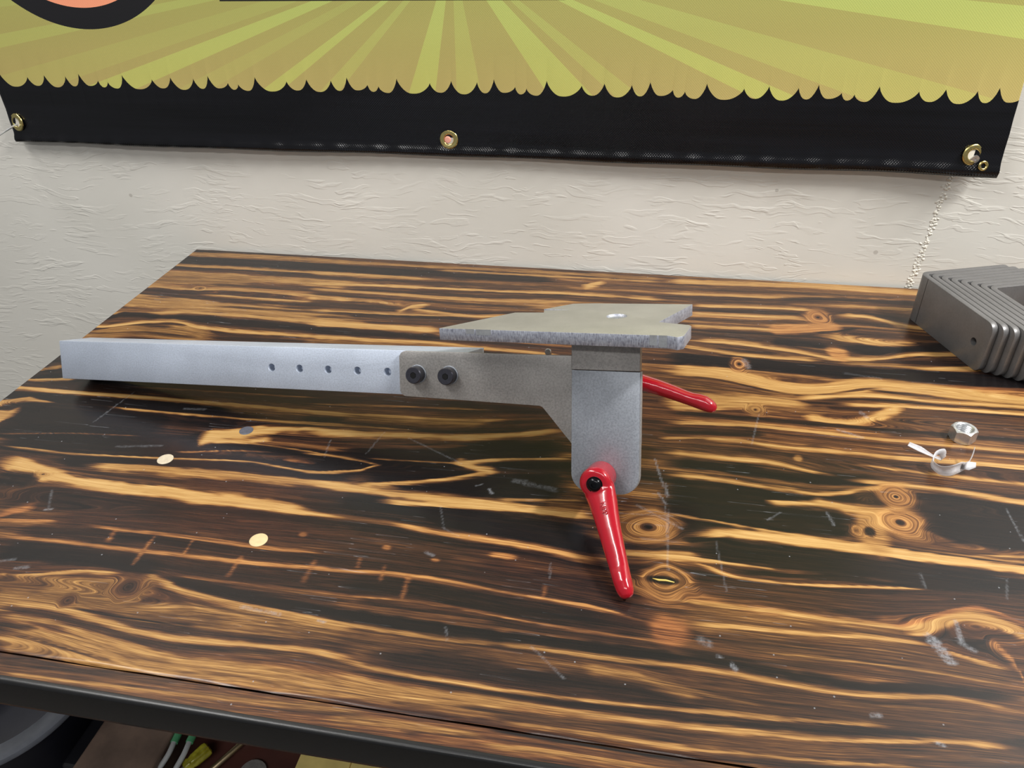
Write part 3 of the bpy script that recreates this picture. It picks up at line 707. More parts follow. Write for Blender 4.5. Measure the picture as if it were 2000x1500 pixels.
slope = np.zeros((NY, NX)); wsum = np.full((NY, NX), 0.15)
xm = xs * 1000
for v, red, pts in STROKES:
    px = np.array([p[0] for p in pts], float); py = np.array([p[1] for p in pts])
    if px[-1] - px[0] < 25: continue
    j0, j1 = np.searchsorted(xm, (px[0], px[-1]))
    if j1 - j0 < 3: continue
    yc = np.interp(xm[j0:j1], px, py); kern = np.ones(31) / 31
    if len(yc) > 40: yc = np.convolve(np.pad(yc, 15, mode='edge'), kern, mode='valid')
    sl = np.gradient(yc, xm[j0:j1])
    d = np.abs(Y[:, j0:j1] - yc[None]); w = np.exp(-(d / 9.0) ** 2)
    slope[:, j0:j1] += w * sl[None]; wsum[:, j0:j1] += w
slope /= wsum
D = np.cumsum(slope * np.gradient(xm)[None], axis=1)
mid = np.searchsorted(xm, -100.0); D -= D[:, mid:mid + 1]
for _ in range(3):                                           # soften across the grain
    D[1:-1] = (D[:-2] + 2 * D[1:-1] + D[2:]) / 4
GY = Y - D + 1.6 * (vnoise(X, Y, 130, 14, 5) - 0.5)

st = vnoise(X, GY, 420, 7, 1) * 0.5 + vnoise(X, GY, 260, 3.2, 2) * 0.3 + vnoise(X, GY, 500, 26, 3) * 0.5
char = np.clip(0.62 + (st - 0.65) * 0.75, 0, 1)
redc = np.clip(vnoise(X, Y, 260, 70, 4) * 0.5, 0, 1)
smr = np.zeros_like(char)
wob = vnoise(X, GY, 30, 5, 8) - 0.5; wob2 = vnoise(X, GY, 9, 1.6, 9) - 0.5
for v, red, pts in STROKES:
    px = np.array([p[0] for p in pts], float); py = np.array([p[1] for p in pts]); ph = np.array([p[2] for p in pts])
    a0, a1 = px[0] - 7, px[-1] + 7
    if px[0] < -600: a0 -= 30
    if px[-1] > 270: a1 += 500                               # runs on beyond the part in view
    j0, j1 = np.searchsorted(xm, (a0, a1))
    if j1 - j0 < 2: continue
    xx = xm[j0:j1]
    ps = (py[-1] - py[-2]) / max(1, px[-1] - px[-2]) if len(px) > 1 else 0
    yc = np.interp(xx, px, py) + np.where(xx > px[-1], (xx - px[-1]) * ps * 0.4, 0); hw = np.interp(xx, px, ph)
    if len(xx) > 60: yc = np.convolve(np.pad(yc, 12, mode='edge'), np.ones(25) / 25, mode='valid')
    fd = min(34.0, max(14.0, (a1 - a0) * 0.16)); end = np.minimum(sstep(a0 - 4, a0 - 4 + fd, xx), 1 - sstep(a1 + 4 - fd, a1 + 4, xx))
    lo, hi = yc.min() - hw.max() * 1.8, yc.max() + hw.max() * 1.8
    i0, i1 = np.searchsorted(ys * 1000, (lo, hi))
    if i1 <= i0: continue
    sub = (slice(i0, i1), slice(j0, j1))
    q = (Y[sub] - yc[None]) / np.maximum(hw * (0.25 + 0.75 * end), 0.4)[None]
    kk = int(abs(px[0] * 7 + py[0] * 13)) % 10
    up, dn = ((0.75, 1.3) if kk < 4 else (1.3, 0.75) if kk < 7 else (1.05, 1.05))   # one edge crisp, the other feathered
    q = np.where(q > 0, q / up, -q / dn)
    soft = np.clip(4.5 / np.maximum(hw, 1.0), 0.4, 1.0)[None] * np.where(Y[sub] > yc[None], up, dn)
    q = q + wob[sub] * 0.6 + wob2[sub] * 0.5 * np.minimum(1, 5 / np.maximum(hw, 1))[None]
    al = (1 - sstep(1.0 - 0.75 * soft, 1.0 + 0.6 * soft, q)) * end[None]
    if v > 0.4: al *= 0.92
    char[sub] = char[sub] * (1 - al) + v * al
    redc[sub] = redc[sub] * (1 - al) + red * al
for v, red, cx, cy, rx, ry, ring in BLOBS:
    dx, dy = (X - cx) / rx, (Y - cy) / ry
    r = np.sqrt(dx * dx + dy * dy) * (1 + 0.35 * (vnoise(X, Y, max(6, rx * .6), max(5, ry * .6), int(abs(cx)) + 3) - 0.5))
    msk = r < 2.2
    al = (1 - sstep(0.55, 1.3, r)) * 0.9
    val = np.full_like(r, v)
    if ring:
        val = v + 0.07 * np.sin(r * 13) + 0.5 * (1 - sstep(0.02, 0.17, r)) + 0.12 * (1 - sstep(0.1, 0.6, r)) - 0.08 * np.exp(-((r - 1.0) / 0.15) ** 2)
        gk = 1 - sstep(0.7, 1.3, r)
        GY = np.where(msk, GY * (1 - gk) + (cy + r * ry * 0.4) * gk, GY)
    char = np.where(msk, char * (1 - al) + np.clip(val, 0, 1) * al, char); redc = np.where(msk, redc * (1 - al) + red * al, redc)
def seg_d(x0, y0, x1, y1):
    ex, ey = x1 - x0, y1 - y0; t = np.clip(((X - x0) * ex + (Y - y0) * ey) / (ex * ex + ey * ey), 0, 1)
    return np.hypot(X - x0 - t * ex, Y - y0 - t * ey)
for v, red, w, x0, y0, x1, y1 in CROSS:
    al = (1 - sstep(w * 0.1, w * 1.35, seg_d(x0, y0, x1, y1) + 2.5 * wob2 + 1.5 * wob)) * 0.7
    char = char * (1 - al) + v * al; redc = redc * (1 - al) + red * al
for v, w, x0, y0, x1, y1 in SMEARS:
    w = max(w * 0.42, 0.75)
    al = (1 - sstep(w * 0.4, w * 1.25, seg_d(x0, y0, x1, y1) + w * 0.8 * wob2)) * (v if w > 1 else v * 0.8)
    smr = np.maximum(smr, al)
# yellow core of the slit knot
smr = np.clip(smr, 0, 1)
char = np.clip(char + 0.13 * (1 - sstep(285, 400, Y)) * (1 - char), 0, 1)   # weaker light towards the front edge, put into the wood colour
char = np.where(char > 0.5, np.clip(0.5 + (char - 0.5) * 1.22, 0, 1), char)

def grid_mesh(name, ia, ib, y0, y1, zfun, thick):
    rows = np.concatenate([[y0], ys[ia:ib], [y1]]); idx = np.concatenate([[max(ia - 1, 0) if ia else 0], np.arange(ia, ib), [min(ib, NY - 1)]])
    nr = len(rows); VX, VY = np.meshgrid(xs, rows); VZ = zfun(VX, VY)
    V = np.stack([VX, VY, VZ], -1).reshape(-1, 3)
    a = (np.arange(nr - 1)[:, None] * NX + np.arange(NX - 1)[None]).ravel()
    Fq = np.stack([a, a + 1, a + NX + 1, a + NX], -1)
    n0 = len(V); zt, zb = VZ.min() - 0.0001, TOP - thick
    bx = np.array([[x, y, z] for z in (zt, zb) for x, y in ((XL, y0), (XR, y0), (XR, y1), (XL, y1))])
    bf = np.array([[7, 6, 5, 4], [0, 1, 5, 4], [1, 2, 6, 5], [2, 3, 7, 6], [3, 0, 4, 7]]) + n0
    V = np.concatenate([V, bx]); Fq = np.concatenate([Fq, bf])
    me = bpy.data.meshes.new(name); me.vertices.add(len(V)); me.loops.add(len(Fq) * 4); me.polygons.add(len(Fq))
    me.vertices.foreach_set('co', V.astype(np.float32).ravel()); me.loops.foreach_set('vertex_index', Fq.astype(np.int32).ravel())
    me.polygons.foreach_set('loop_start', np.arange(0, len(Fq) * 4, 4, dtype=np.int32)); me.update(calc_edges=True); me.validate()
    ca = me.attributes.new('wood', 'FLOAT_COLOR', 'POINT'); ga = me.attributes.new('grain', 'FLOAT_VECTOR', 'POINT')
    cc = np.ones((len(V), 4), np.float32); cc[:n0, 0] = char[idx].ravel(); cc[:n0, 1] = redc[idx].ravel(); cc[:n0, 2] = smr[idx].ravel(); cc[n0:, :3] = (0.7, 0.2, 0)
    gg = np.zeros((len(V), 3), np.float32); gg[:n0, 0] = VX.ravel(); gg[:n0, 1] = GY[idx].ravel() / 1000; gg[n0:, :2] = bx[:, :2]; gg[:, 2] = 0
    ca.data.foreach_set('color', cc.ravel()); ga.data.foreach_set('vector', gg.ravel())
    return me

for k in range(len(SEAMS) - 1):
    y0, y1 = SEAMS[k], SEAMS[k + 1]
    if k == 0: y1 -= 0.0005
    if k == 1: y0 += 0.0006
    ia, ib = np.searchsorted(ys, (y0 + 1e-5, y1 - 1e-5))
    def zf(vx, vy, k=k, y0=y0, y1=y1):
        z = np.full_like(vx, TOP)
        if k == 0: z -= 0.0009
        if k == 1: z -= 0.0012 * np.clip(1 - (vy - y0) / 0.0022, 0, 1) ** 2 * (0.7 + 0.6 * np.sin(vx * 61) * np.sin(vx * 23))
        return z
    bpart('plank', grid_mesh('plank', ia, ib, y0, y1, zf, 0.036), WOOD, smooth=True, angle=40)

bm = bmesh.new()                                             # angle iron along the front edge
prism_bm(round_poly([(0.2424, -0.0256), (0.2471, -0.0256), (0.2471, -0.0002), (0.2424, -0.0002)], [0.0006, 0, 0.0004, 0.0028], 6),
         lambda u, v, d: (d, u, TOP + v), XL - 0.004, XR + 0.004, 0, bm)
bpart('front_rail', from_bm(bm, 'front_rail'), RAIL, smooth=True, angle=50)
bpart('back_rail', from_bm(box_bm(XL, XR, 0.86, 0.90, TOP - 0.076, TOP - 0.0365, 0.002), 'back_rail'), RAIL)
for lx in (XL + 0.004, XR - 0.044):
    for ly in (0.2515, 0.862):
        bpart('leg', from_bm(box_bm(lx, lx + 0.025, ly, ly + 0.018, 0, TOP - 0.0365 if ly < .5 else TOP - 0.0762, 0.002), 'leg'), RAIL)
SHELF = plain('dark_shelf_wood', lin(40, 28, 22), 0.6, 0, 12, 0.3)
bpart('lower_shelf', from_bm(box_bm(XL - 0.10, XR, 0.258, 0.90, TOP - 0.338, TOP - 0.32, 0.001), 'lower_shelf'), SHELF)
# filled screw holes in the top
def disc(name, x, y, r, mat, h=0.0005, dish=0.0, sq=1.0):
    M = Matrix.Translation(W(x, y, -0.0001)) @ Matrix.Diagonal((1, sq, 1, 1))
    return bpart(name, from_bm(lathe_bm([(r, 0), (r, h * .6), (r * .93, h), (r * .6, h - dish), (0, h - dish)], 28, M), name), mat, smooth=True, angle=50)
disc('screw_plug', -0.3571, 0.5194, 0.0064, plain('grey_putty', lin(96, 98, 108), 0.45, 0.3, 300, 0.2), 0.0005, 0.0003)['label'] = 'dark grey round plug'
disc('screw_plug', -0.4094, 0.4686, 0.0070, plain('pale_putty', lin(186, 174, 152), 0.6, 0, 300, 0.12), 0.0006, 0.0003)['label'] = 'pale round plug'
pl = disc('screw_plug', -0.2809, 0.3875, 0.0071, plain('cream_putty', lin(196, 176, 134), 0.6, 0, 300, 0.08), 0.0008, 0.0)
pl['label'] = 'cream round plug with a crescent lip'
lip = tube_bm([W(-0.2809 + 0.0052 * math.cos(a) * 1.05, 0.3865 + 0.0042 * math.sin(a), 0.0009) for a in np.linspace(0.1, 3.1, 12)], [0.0002 + 0.0007 * math.sin(t) for t in np.linspace(0, math.pi, 12)], 6)
o = link('lip', from_bm(lip, 'lip'), plain('brown_putty', lin(150, 118, 78), 0.6), None, True); o.parent = pl; o.matrix_parent_inverse = bench.matrix_basis.inverted() @ Matrix.Identity(4)
# resin core in the slit knot
bpart('knot_resin', from_bm(tube_bm([W(-0.0 + x, y, 0.0001) for x, y in ((0.0205, 0.3962), (0.0250, 0.3952), (0.0300, 0.3957), (0.0360, 0.3948))], [0.0003, 0.0009, 0.0008, 0.0004], 6), 'knot_resin'),
      plain('resin', lin(206, 178, 92), 0.4), smooth=True)['label'] = 'yellow resin in a black slit knot'

# ------------------------------------------------------------------ grinder tool rest
rest = empty('tool_rest', W(-0.57030, 0.55461, 0.01565), (math.radians(-24.173), math.radians(-6.447), math.radians(-5.806)))
tag(rest, 'grinder tool rest of aluminium bar and steel plates with two red clamping levers', 'tool rest')
MM = 0.001
def xz(d0):   # outline in local x,z ; extruded along y
    return lambda u, v, d: (u * MM, d * MM, v * MM)

def cut(me, cutters):
    a = bpy.data.objects.new('a', me); COL.objects.link(a); tmp = [a]
    for c in cutters:
        b = bpy.data.objects.new('b', c); COL.objects.link(b); tmp.append(b)
        md = a.modifiers.new('bool', 'BOOLEAN'); md.operation = 'DIFFERENCE'; md.solver = 'EXACT'; md.object = b
    dg = bpy.context.evaluated_depsgraph_get()
    out = bpy.data.meshes.new_from_object(a.evaluated_get(dg))
    for t in tmp: bpy.data.objects.remove(t, do_unlink=True)
    return out

BARL = 437.0
holes = [(246.6 + 29.0 * k) for k in range(5)]
bm = box_bm(0, BARL * MM, 0, 0.0381, 0, 0.0381, 0.0007)
cutters = []
for hx in holes:
    cutters.append(from_bm(lathe_bm([(0, -0.001), (0.0040, -0.001), (0.0034, 0.0008), (0.0033, 0.0085), (0, 0.011)], 24, frame_m((hx * MM, 0, 0.01905), (0, 1, 0))), 'c'))
bar = link('square_bar', cut(from_bm(bm, 'square_bar'), cutters), ALU, rest, True, 30)
bar['label'] = 'bead blasted aluminium square bar'

side = round_poly([(375.5, -0.6), (500.5, -3.4), (524, -31), (546, -58), (578, -58), (578, 37.9), (375.5, 37.9)], [6, 6, 0, 4, 4, 0, 6])
bm = prism_bm(side, xz(0), -3.2, -0.05, 0.00035)
link('side_plate', from_bm(bm, 'side_plate'), SHEET, rest, True, 30)
piv = round_poly([(526.8, 27.4), (526.8, -69.6), (580.2, -69.6), (580.2, 27.4)], [0.5, 15, 15, 0.5], 10)
bm = prism_bm(piv, xz(0), -9.8, -6.7, 0.00035); link('pivot_plate', from_bm(bm, 'pivot_plate'), SHEET2, rest, True, 30)
piv2 = [(u + 0.8, v) for u, v in piv]
bm = prism_bm(piv2, xz(0), -6.5, -3.4, 0.00035); link('pivot_plate', from_bm(bm, 'pivot_plate'), SHEET, rest, True, 30)
bm = box_bm(0.5266, 0.5798, -0.0103, -0.0006, 0.0279, 0.0546, 0.0005)
link('rest_flange', from_bm(bm, 'rest_flange'), SHEET, rest)
bm = box_bm(0.530, 0.572, 0.0002, 0.062, -0.045, 0.002, 0.0015); link('clamp_block', from_bm(bm, 'clamp_block'), SHEET, rest)
bm = tube_bm([(0.4375, 0.020, 0.004), (0.470, 0.050, 0.006), (0.4885, 0.0615, 0.020), (0.4893, 0.0600, 0.0330), (0.4895, 0.0570, 0.0340), (0.4897, 0.0552, 0.0340)], [0.0022, 0.0022, 0.0022, 0.0026, 0.0030, 0.0024], 16); link('stop_pin', from_bm(bm, 'stop_pin'), ZINC, rest, True, 40)

# rest plate: tilted 10 degrees about the bar's length
TA = math.tan(math.radians(10)); CA, SA = math.cos(math.radians(10)), math.sin(math.radians(10))
outl = [(425, -32), (470, 24), (494.5, 25), (492.6, 33.2), (513, 35.4), (491.2, 37.6), (511.5, 59), (530, 61), (611.5, 60), (592, -2), (615.5, -9.5), (617, -12.5), (614.6, -41), (610.5, -45.0), (604, -41.5)]
def on_plate(u, v, d):                                       # d above the top face
    return Vector((u * MM, (v - d * SA) * MM, (65.5 + v * TA + d * CA) * MM))
bm = prism_bm(outl, on_plate, 0, -9.5, 0.0003)
cone = from_bm(lathe_bm([(0, -0.008), (0.0042, -0.008), (0.0042, -0.004), (0.0086, 0.0004), (0.0086, 0.002), (0, 0.002)], 28, frame_m(on_plate(557, 15, 0), (0, -SA, CA))), 'c')
me = cut(from_bm(bm, 'rest_plate'), [cone])
rp = link('rest_plate', me, [PLATE, EDGE], rest, True, 30)
up = Vector((0, -SA, CA))
for p in me.polygons: p.material_index = 0 if abs(p.normal.dot(up)) > 0.9 else 1
rp['label'] = 'angular steel rest plate with a rough cut front edge'
bm = lathe_bm([(0.0015, -0.0035), (0.0018, -0.0016), (0.0066, -0.0016), (0.0068, -0.0024), (0.004, -0.0058), (0.004, -0.016), (0, -0.016)], 24, frame_m(on_plate(557, 15, 0), (0, -SA, CA)))
link('plate_screw', from_bm(bm, 'plate_screw'), ZINC, rp, True, 40)

# bright dressed spots on the rough front edge
e0, e1 = Vector((425, -32)), Vector((604, -41.5)); en = Vector((e0.y - e1.y, e1.x - e0.x)).normalized() * -1
for a_, b_, h_ in ((0.128, 0.168, 3.6), (0.176, 0.246, 4.4), (0.925, 0.955, 7.5), (0.962, 0.995, 8.6)):
    p, q = e0.lerp(e1, a_), e0.lerp(e1, b_); w_ = en * 0.12
    bm = bmesh.new(); vv = []
    for u in (p - en * 0.3, q - en * 0.3, q + w_, p + w_):
        vv.append([bm.verts.new(on_plate(u.x, u.y, 0.03)), bm.verts.new(on_plate(u.x, u.y, -h_))])
    for i in range(4): bm.faces.new((vv[i][0], vv[(i + 1) % 4][0], vv[(i + 1) % 4][1], vv[i][1]))
    bm.faces.new([v[0] for v in vv]); bm.faces.new([v[1] for v in reversed(vv)])
    link('dressed_spot', from_bm(bm, 'dressed_spot'), ZINC, rp)

# socket head screws through the side plate
for bx, dark in ((392.4, 0), (421.2, 0)):
    M = frame_m((bx * MM, -0.0032, 0.0187), (0, -1, 0))
    sc = link('cap_screw', from_bm(lathe_bm([(0, -0.002), (0.0071, -0.002), (0.0071, 0.0085), (0.0065, 0.0092), (0.0026, 0.0092), (0.0024, 0.0052), (0, 0.0052)], 32, M), 'cap_screw'), BLACKOX, rest, True, 35)
    hexp = [(0.0026 * math.cos(k * math.pi / 3), 0.0026 * math.sin(k * math.pi / 3)) for k in range(6)]
    bm = prism_bm(hexp, lambda u, v, d, M=M: M @ Vector((u, v, d)), 0.0052, 0.0093)
    link('hex_socket', from_bm(bm, 'hex_socket'), SOCKET, sc)
    w = link('washer', from_bm(lathe_bm([(0.0076, 0), (0.0080, 0), (0.0080, 0.0006), (0.0076, 0.0008), (0.0071, 0.0008)], 32, M), 'washer'), SHEET2, rest, True, 35)

# clamping levers
def lever_mesh():
    bm = lathe_bm([(0, 0), (0.0112, 0), (0.0118, 0.002), (0.0124, 0.018), (0.0124, 0.0246), (0.0114, 0.0272), (0.0096, 0.0284), (0, 0.0286)], 40)
    #        along, height, half width, half thickness inward, outward
    S = [(-7, 20.5, 9.4, 6, 6.8), (0, 20.8, 12.2, 7, 7.4), (7, 23.0, 12.2, 7.4, 7), (15, 28.4, 11.0, 7.4, 6.2), (24, 36.0, 9.6, 7.2, 5.8), (33, 43.8, 8.6, 7.0, 5.4), (43, 51.6, 7.9, 6.7, 5.0), (51, 57.4, 7.3, 6.3, 4.6),
         (56, 60.9, 7.0, 6.0, 4.9), (60, 63.6, 6.8, 5.8, 6.2), (65, 66.9, 6.5, 5.5, 6.9), (70, 70.0, 6.0, 5.0, 5.9), (73, 71.9, 4.8, 3.9, 4.3), (74.6, 72.9, 2.4, 2.0, 2.2)]
    rings = []; n = 24
    for i, (s, h, w, ti, to) in enumerate(S):
        a = S[max(i - 1, 0)]; b = S[min(i + 1, len(S) - 1)]
        t = Vector((b[0] - a[0], 0, b[1] - a[1])).normalized(); nrm = Vector((-t.z, 0, t.x))
        if i < 3: nrm = Vector((0, 0, 1))
        ring = []
        for k in range(n):
            c, q = math.cos(2 * math.pi * k / n), math.sin(2 * math.pi * k / n)
            c = math.copysign(abs(c) ** 0.8, c); q = math.copysign(abs(q) ** 0.8, q)
            ring.append(bm.verts.new((Vector((s, 0, h)) + Vector((0, 1, 0)) * w * c + nrm * (to if q > 0 else ti) * q) * MM))
        rings.append(ring)
    for A, B in zip(rings[:-1], rings[1:]):
        for k in range(n): bm.faces.new((A[k], A[(k + 1) % n], B[(k + 1) % n], B[k]))
    bm.faces.new(list(reversed(rings[0]))); bm.faces.new(rings[-1])
    o = bpy.data.objects.new('t', from_bm(bm, 't')); COL.objects.link(o)
    r = o.modifiers.new('r', 'REMESH'); r.mode = 'VOXEL'; r.voxel_size = 0.00055
    s = o.modifiers.new('s', 'SMOOTH'); s.iterations = 16; s.factor = 0.5
    me = bpy.data.meshes.new_from_object(o.evaluated_get(bpy.context.evaluated_depsgraph_get()))
    bpy.data.objects.remove(o, do_unlink=True)
    return me
LEVER = lever_mesh()
def lever(O, a, b, label):
    M = frame_m([c * MM for c in O], a, b)
    lv = link('clamp_lever', LEVER if not LEVER.materials else LEVER, RED if not LEVER.materials else None, rest, True)
    lv.matrix_basis = M; lv['label'] = label
    bm = lathe_bm([(0.0062, 0.0270), (0.0062, 0.0289), (0.0054, 0.0288), (0.0052, 0.0298), (0.0045, 0.0307), (0.0032, 0.0312), (0.0021, 0.0313), (0.0019, 0.0296), (0, 0.0296)], 28)
    link('lever_screw', from_bm(bm, 'lever_screw'), plain('gloss_black', lin(14, 15, 18), 0.18, 0.5, 400, 0.1), lv, True, 40)
    return lv
fl_ = lever((551.5, -9.8, -54.7), (0, -1, 0), (0.447, 0, -0.895), 'red clamping lever on the front')
rl_ = lever((531.2, 46, 11.0), (0.819, 0, 0.574), (0.574, 0, -0.819), 'red clamping lever at the back')
# raised lettering on the front lever
fc = bpy.data.curves.new('mark', 'FONT'); fc.body = 'KIPP'; fc.size = 0.0058; fc.extrude = 0.0004; fc.align_x = 'CENTER'; fc.align_y = 'CENTER'; fc.space_character = 0.95
fo = bpy.data.objects.new('mark', fc); COL.objects.link(fo)
tm = bpy.data.meshes.new_from_object(fo.evaluated_get(bpy.context.evaluated_depsgraph_get())); bpy.data.objects.remove(fo, do_unlink=True)
mk = link('raised_mark', tm, RED, fl_)
td = Vector((9, 0, 7.6)).normalized()
mk.matrix_basis = frame_m((0.0172, 0.0016, 0.0381), (-td.z, 0, td.x), (td.x, 0, td.z))

# ------------------------------------------------------------------ nested steel brackets
U1 = Vector((0.327, -0.945, 0)).normalized(); U2 = Vector((-U1.y, U1.x, 0))
if U2.x < 0: U2 = -U2
def bracket_mesh():
    T, RO, RI, H = 0.0062, 0.0095, 0.0035, 0.0545
    L1, L2 = 0.123, 0.109
    def end(dist, r=0.009):                                  # rounded corner height loss near an end
        return 0 if dist >= r else r - math.sqrt(max(0, r * r - (r - dist) ** 2))
    colm = []
    for dd in (0, .0006, .0018, .0035, .006, .009): colm.append((U1 * (L1 - dd), -U2 * 0, U2, end(dd)))
    colm.append((U1 * (RO + 0.02), None, U2, 0)); colm.append((U1 * RO, None, U2, 0))
    C = U1 * RO + U2 * RO; arc = []
    for k in range(1, 8):
        a = k / 8 * math.pi / 2; dirv = (-U2 * math.cos(a) - U1 * math.sin(a)); arc.append((C + dirv * RO, -dirv))
    for p, nin in arc: colm.append((p, None, nin, 0))
    colm.append((U2 * RO, None, U1, 0)); colm.append((U2 * (RO + 0.02), None, U1, 0))
    for dd in (.009, .006, .0035, .0018, .0006, 0): colm.append((U2 * (L2 - dd), None, U1, end(dd)))
    bm = bmesh.new(); rows = []
    for p, _, nin, e in colm:
        q = p + nin * T
        rows.append([bm.verts.new((p.x, p.y, e)), bm.verts.new((p.x, p.y, H - e)), bm.verts.new((q.x, q.y, H - e)), bm.verts.new((q.x, q.y, e))])
    for A, B in zip(rows[:-1], rows[1:]):
        for k in range(4): bm.faces.new((A[k], A[(k + 1) % 4], B[(k + 1) % 4], B[k]))
    bm.faces.new(rows[0]); bm.faces.new(list(reversed(rows[-1])))
    bmesh.ops.recalc_face_normals(bm, faces=bm.faces)
    bevel_all(bm, 0.0005, 2, 50)
    hc = U1 * 0.1045
    c = from_bm(lathe_bm([(0, -0.02), (0.0042, -0.02), (0.0042, 0.03), (0, 0.03)], 20, frame_m((hc.x, hc.y, 0.0265), tuple(U2))), 'c')
    return cut(from_bm(bm, 'bracket'), [c])
BRK = bracket_mesh(); BRK.materials.append(DARKST)
step = Vector((0.0086, -0.00375, 0)) * 1.0
b0 = Vector(W(0.2912, 0.8345, 0))
ORD = ['outermost', 'second from the outside', 'third from the outside', 'fourth from the outside', 'fifth from the outside', 'sixth from the outside', 'seventh from the outside', 'innermost']
for k in range(8):
    o = link('steel_bracket', BRK, None, None, True, 35)
    o.location = b0 + step * k + U1 * random.uniform(0, 0.0001) * (k > 0)
    tag(o, 'bent grey steel bracket standing on edge, %s in the nested stack' % ORD[k] if k else 'bent grey steel bracket with a hole and a scribed line, outermost of the nested stack', 'bracket', 'nested bent steel brackets')
    lm = prism_bm([(0.0165, 0.0006), (0.0171, 0.0006), (0.0171, 0.0540), (0.0165, 0.0540)], lambda u, v, d: tuple(U1 * u - U2 * d + Vector((0, 0, v))), -0.0001, 0.00006)
    if k == 0: link('scribed_line', from_bm(lm, 'scribed_line'), SOCKET, o)

# ------------------------------------------------------------------ loose nut
def nut_mesh():
    AF, h, rh = 0.0190, 0.0118, 0.0068; n = 48; bm = bmesh.new()
    prof = []
    def ring(rf, z): return [bm.verts.new((rf(2 * math.pi * k / n) * math.cos(2 * math.pi * k / n), rf(2 * math.pi * k / n) * math.sin(2 * math.pi * k / n), z(2 * math.pi * k / n) if callable(z) else z)) for k in range(n)]
    def hexr(a): return AF / 2 / math.cos((a % (math.pi / 3)) - math.pi / 6)
    drop = lambda a: (hexr(a) - AF / 2) * 0.75
    R = [ring(hexr, lambda a: drop(a)), ring(hexr, lambda a: h - drop(a)), ring(lambda a: AF / 2 * 0.97, h), ring(lambda a: rh + 0.0009, h)]
    z = h - 0.0006; i = 0
    while z > 0.0006:
        R.append(ring(lambda a, i=i: rh + (0.0009 if i % 2 else 0.0), z)); z -= 0.0009; i += 1
    R += [ring(lambda a: rh + 0.0009, 0.0), ring(lambda a: AF / 2 * 0.97, 0.0)]
    R.append(R[0])
    for A, B in zip(R[:-1], R[1:]):
        for k in range(n): bm.faces.new((A[k], A[(k + 1) % n], B[(k + 1) % n], B[k]))
    return from_bm(bm, 'nut')
nt = link('hex_nut', nut_mesh(), ZINC, None, True, 25); nt.location = W(0.2845, 0.6035, 0.0); nt.rotation_euler.z = math.radians(40)
tag(nt, 'shiny zinc hex nut lying on the bench near the curl of plastic', 'nut')

# ------------------------------------------------------------------ curl of clear plastic film
def film():
    pts = [(0.2345, 0.5815, 0.004, 0.0022), (0.243, 0.577, 0.0025, 0.0028), (0.2525, 0.5715, 0.0012, 0.0012), (0.2585, 0.5655, 0.003, 0.002), (0.2545, 0.5615, 0.011, 0.0045), (0.2492, 0.5585, 0.009, 0.006), (0.2475, 0.5535, 0.0045, 0.0066),
           (0.2515, 0.5475, 0.0035, 0.0072), (0.2585, 0.5475, 0.0040, 0.0075), (0.2655, 0.5515, 0.0045, 0.0068), (0.2715, 0.5555, 0.0045, 0.0045), (0.2755, 0.5590, 0.0065, 0.0032), (0.2785, 0.5640, 0.0110, 0.0026), (0.2805, 0.5685, 0.0165, 0.0010)]
    c = catmull([p[:3] for p in pts], 8); w = np.interp(np.linspace(0, len(pts) - 1, len(c)), range(len(pts)), [p[3] for p in pts])
    bm = bmesh.new(); rows = []
    for i, p in enumerate(c):
        t = (c[min(i + 1, len(c) - 1)] - c[max(i - 1, 0)]).normalized(); f = i / len(c)
        tw = Vector((0.25 * math.sin(f * 9), 0.35 * math.cos(f * 7), 1.0 if 0.25 < f else 0.35)); sd = (tw - t * tw.dot(t)).normalized(); nn = t.cross(sd)
        rows.append([bm.verts.new(Vector(W(0, 0, 0)) + Vector((p.x, p.y, max(p.z, 0.0006))) + sd * w[i] * q * 0.85 + nn * w[i] * 0.22 * (q * q) + Vector((0, 0, w[i] * 0.5))) for q in (-1, -.5, 0, .5, 1)])
    for A, B in zip(rows[:-1], rows[1:]):
        for k in range(4): bm.faces.new((A[k], A[k + 1], B[k + 1], B[k]))
    # torn flap at the right end
    A = rows[-30]; e = [bm.verts.new(A[2].co + Vector(d)) for d in ((0.006, -0.003, -0.001), (0.0115, -0.0005, 0.0005), (0.012, 0.003, 0.003), (0.006, 0.0035, 0.003))]
    bm.faces.new((A[1], e[0], e[3], A[3])); bm.faces.new((e[0], e[1], e[2], e[3]))
    for v in bm.verts: v.co.z = max(v.co.z, TOP + 0.0003)
    me = from_bm(bm, 'film')
    m = NT('clear_film'); v = m.obj()
    m.set(Base_Color=lin(222, 222, 226), Roughness=0.22, Alpha=m.ramp(m.noise(v, 120, 3, 0.6), [(0.3, (0.42, 0.42, 0.42)), (0.7, (0.8, 0.8, 0.8))]))
    m.bump(m.noise(v, 260, 3, 0.6), 0.3, 0.001)
    o = link('plastic_film', me, m.m, None, True)
    s = o.modifiers.new('s', 'SOLIDIFY'); s.thickness = 0.00015
    return o
tag(film(), 'curled scrap of clear plastic film in front of the hex nut', 'plastic scrap')

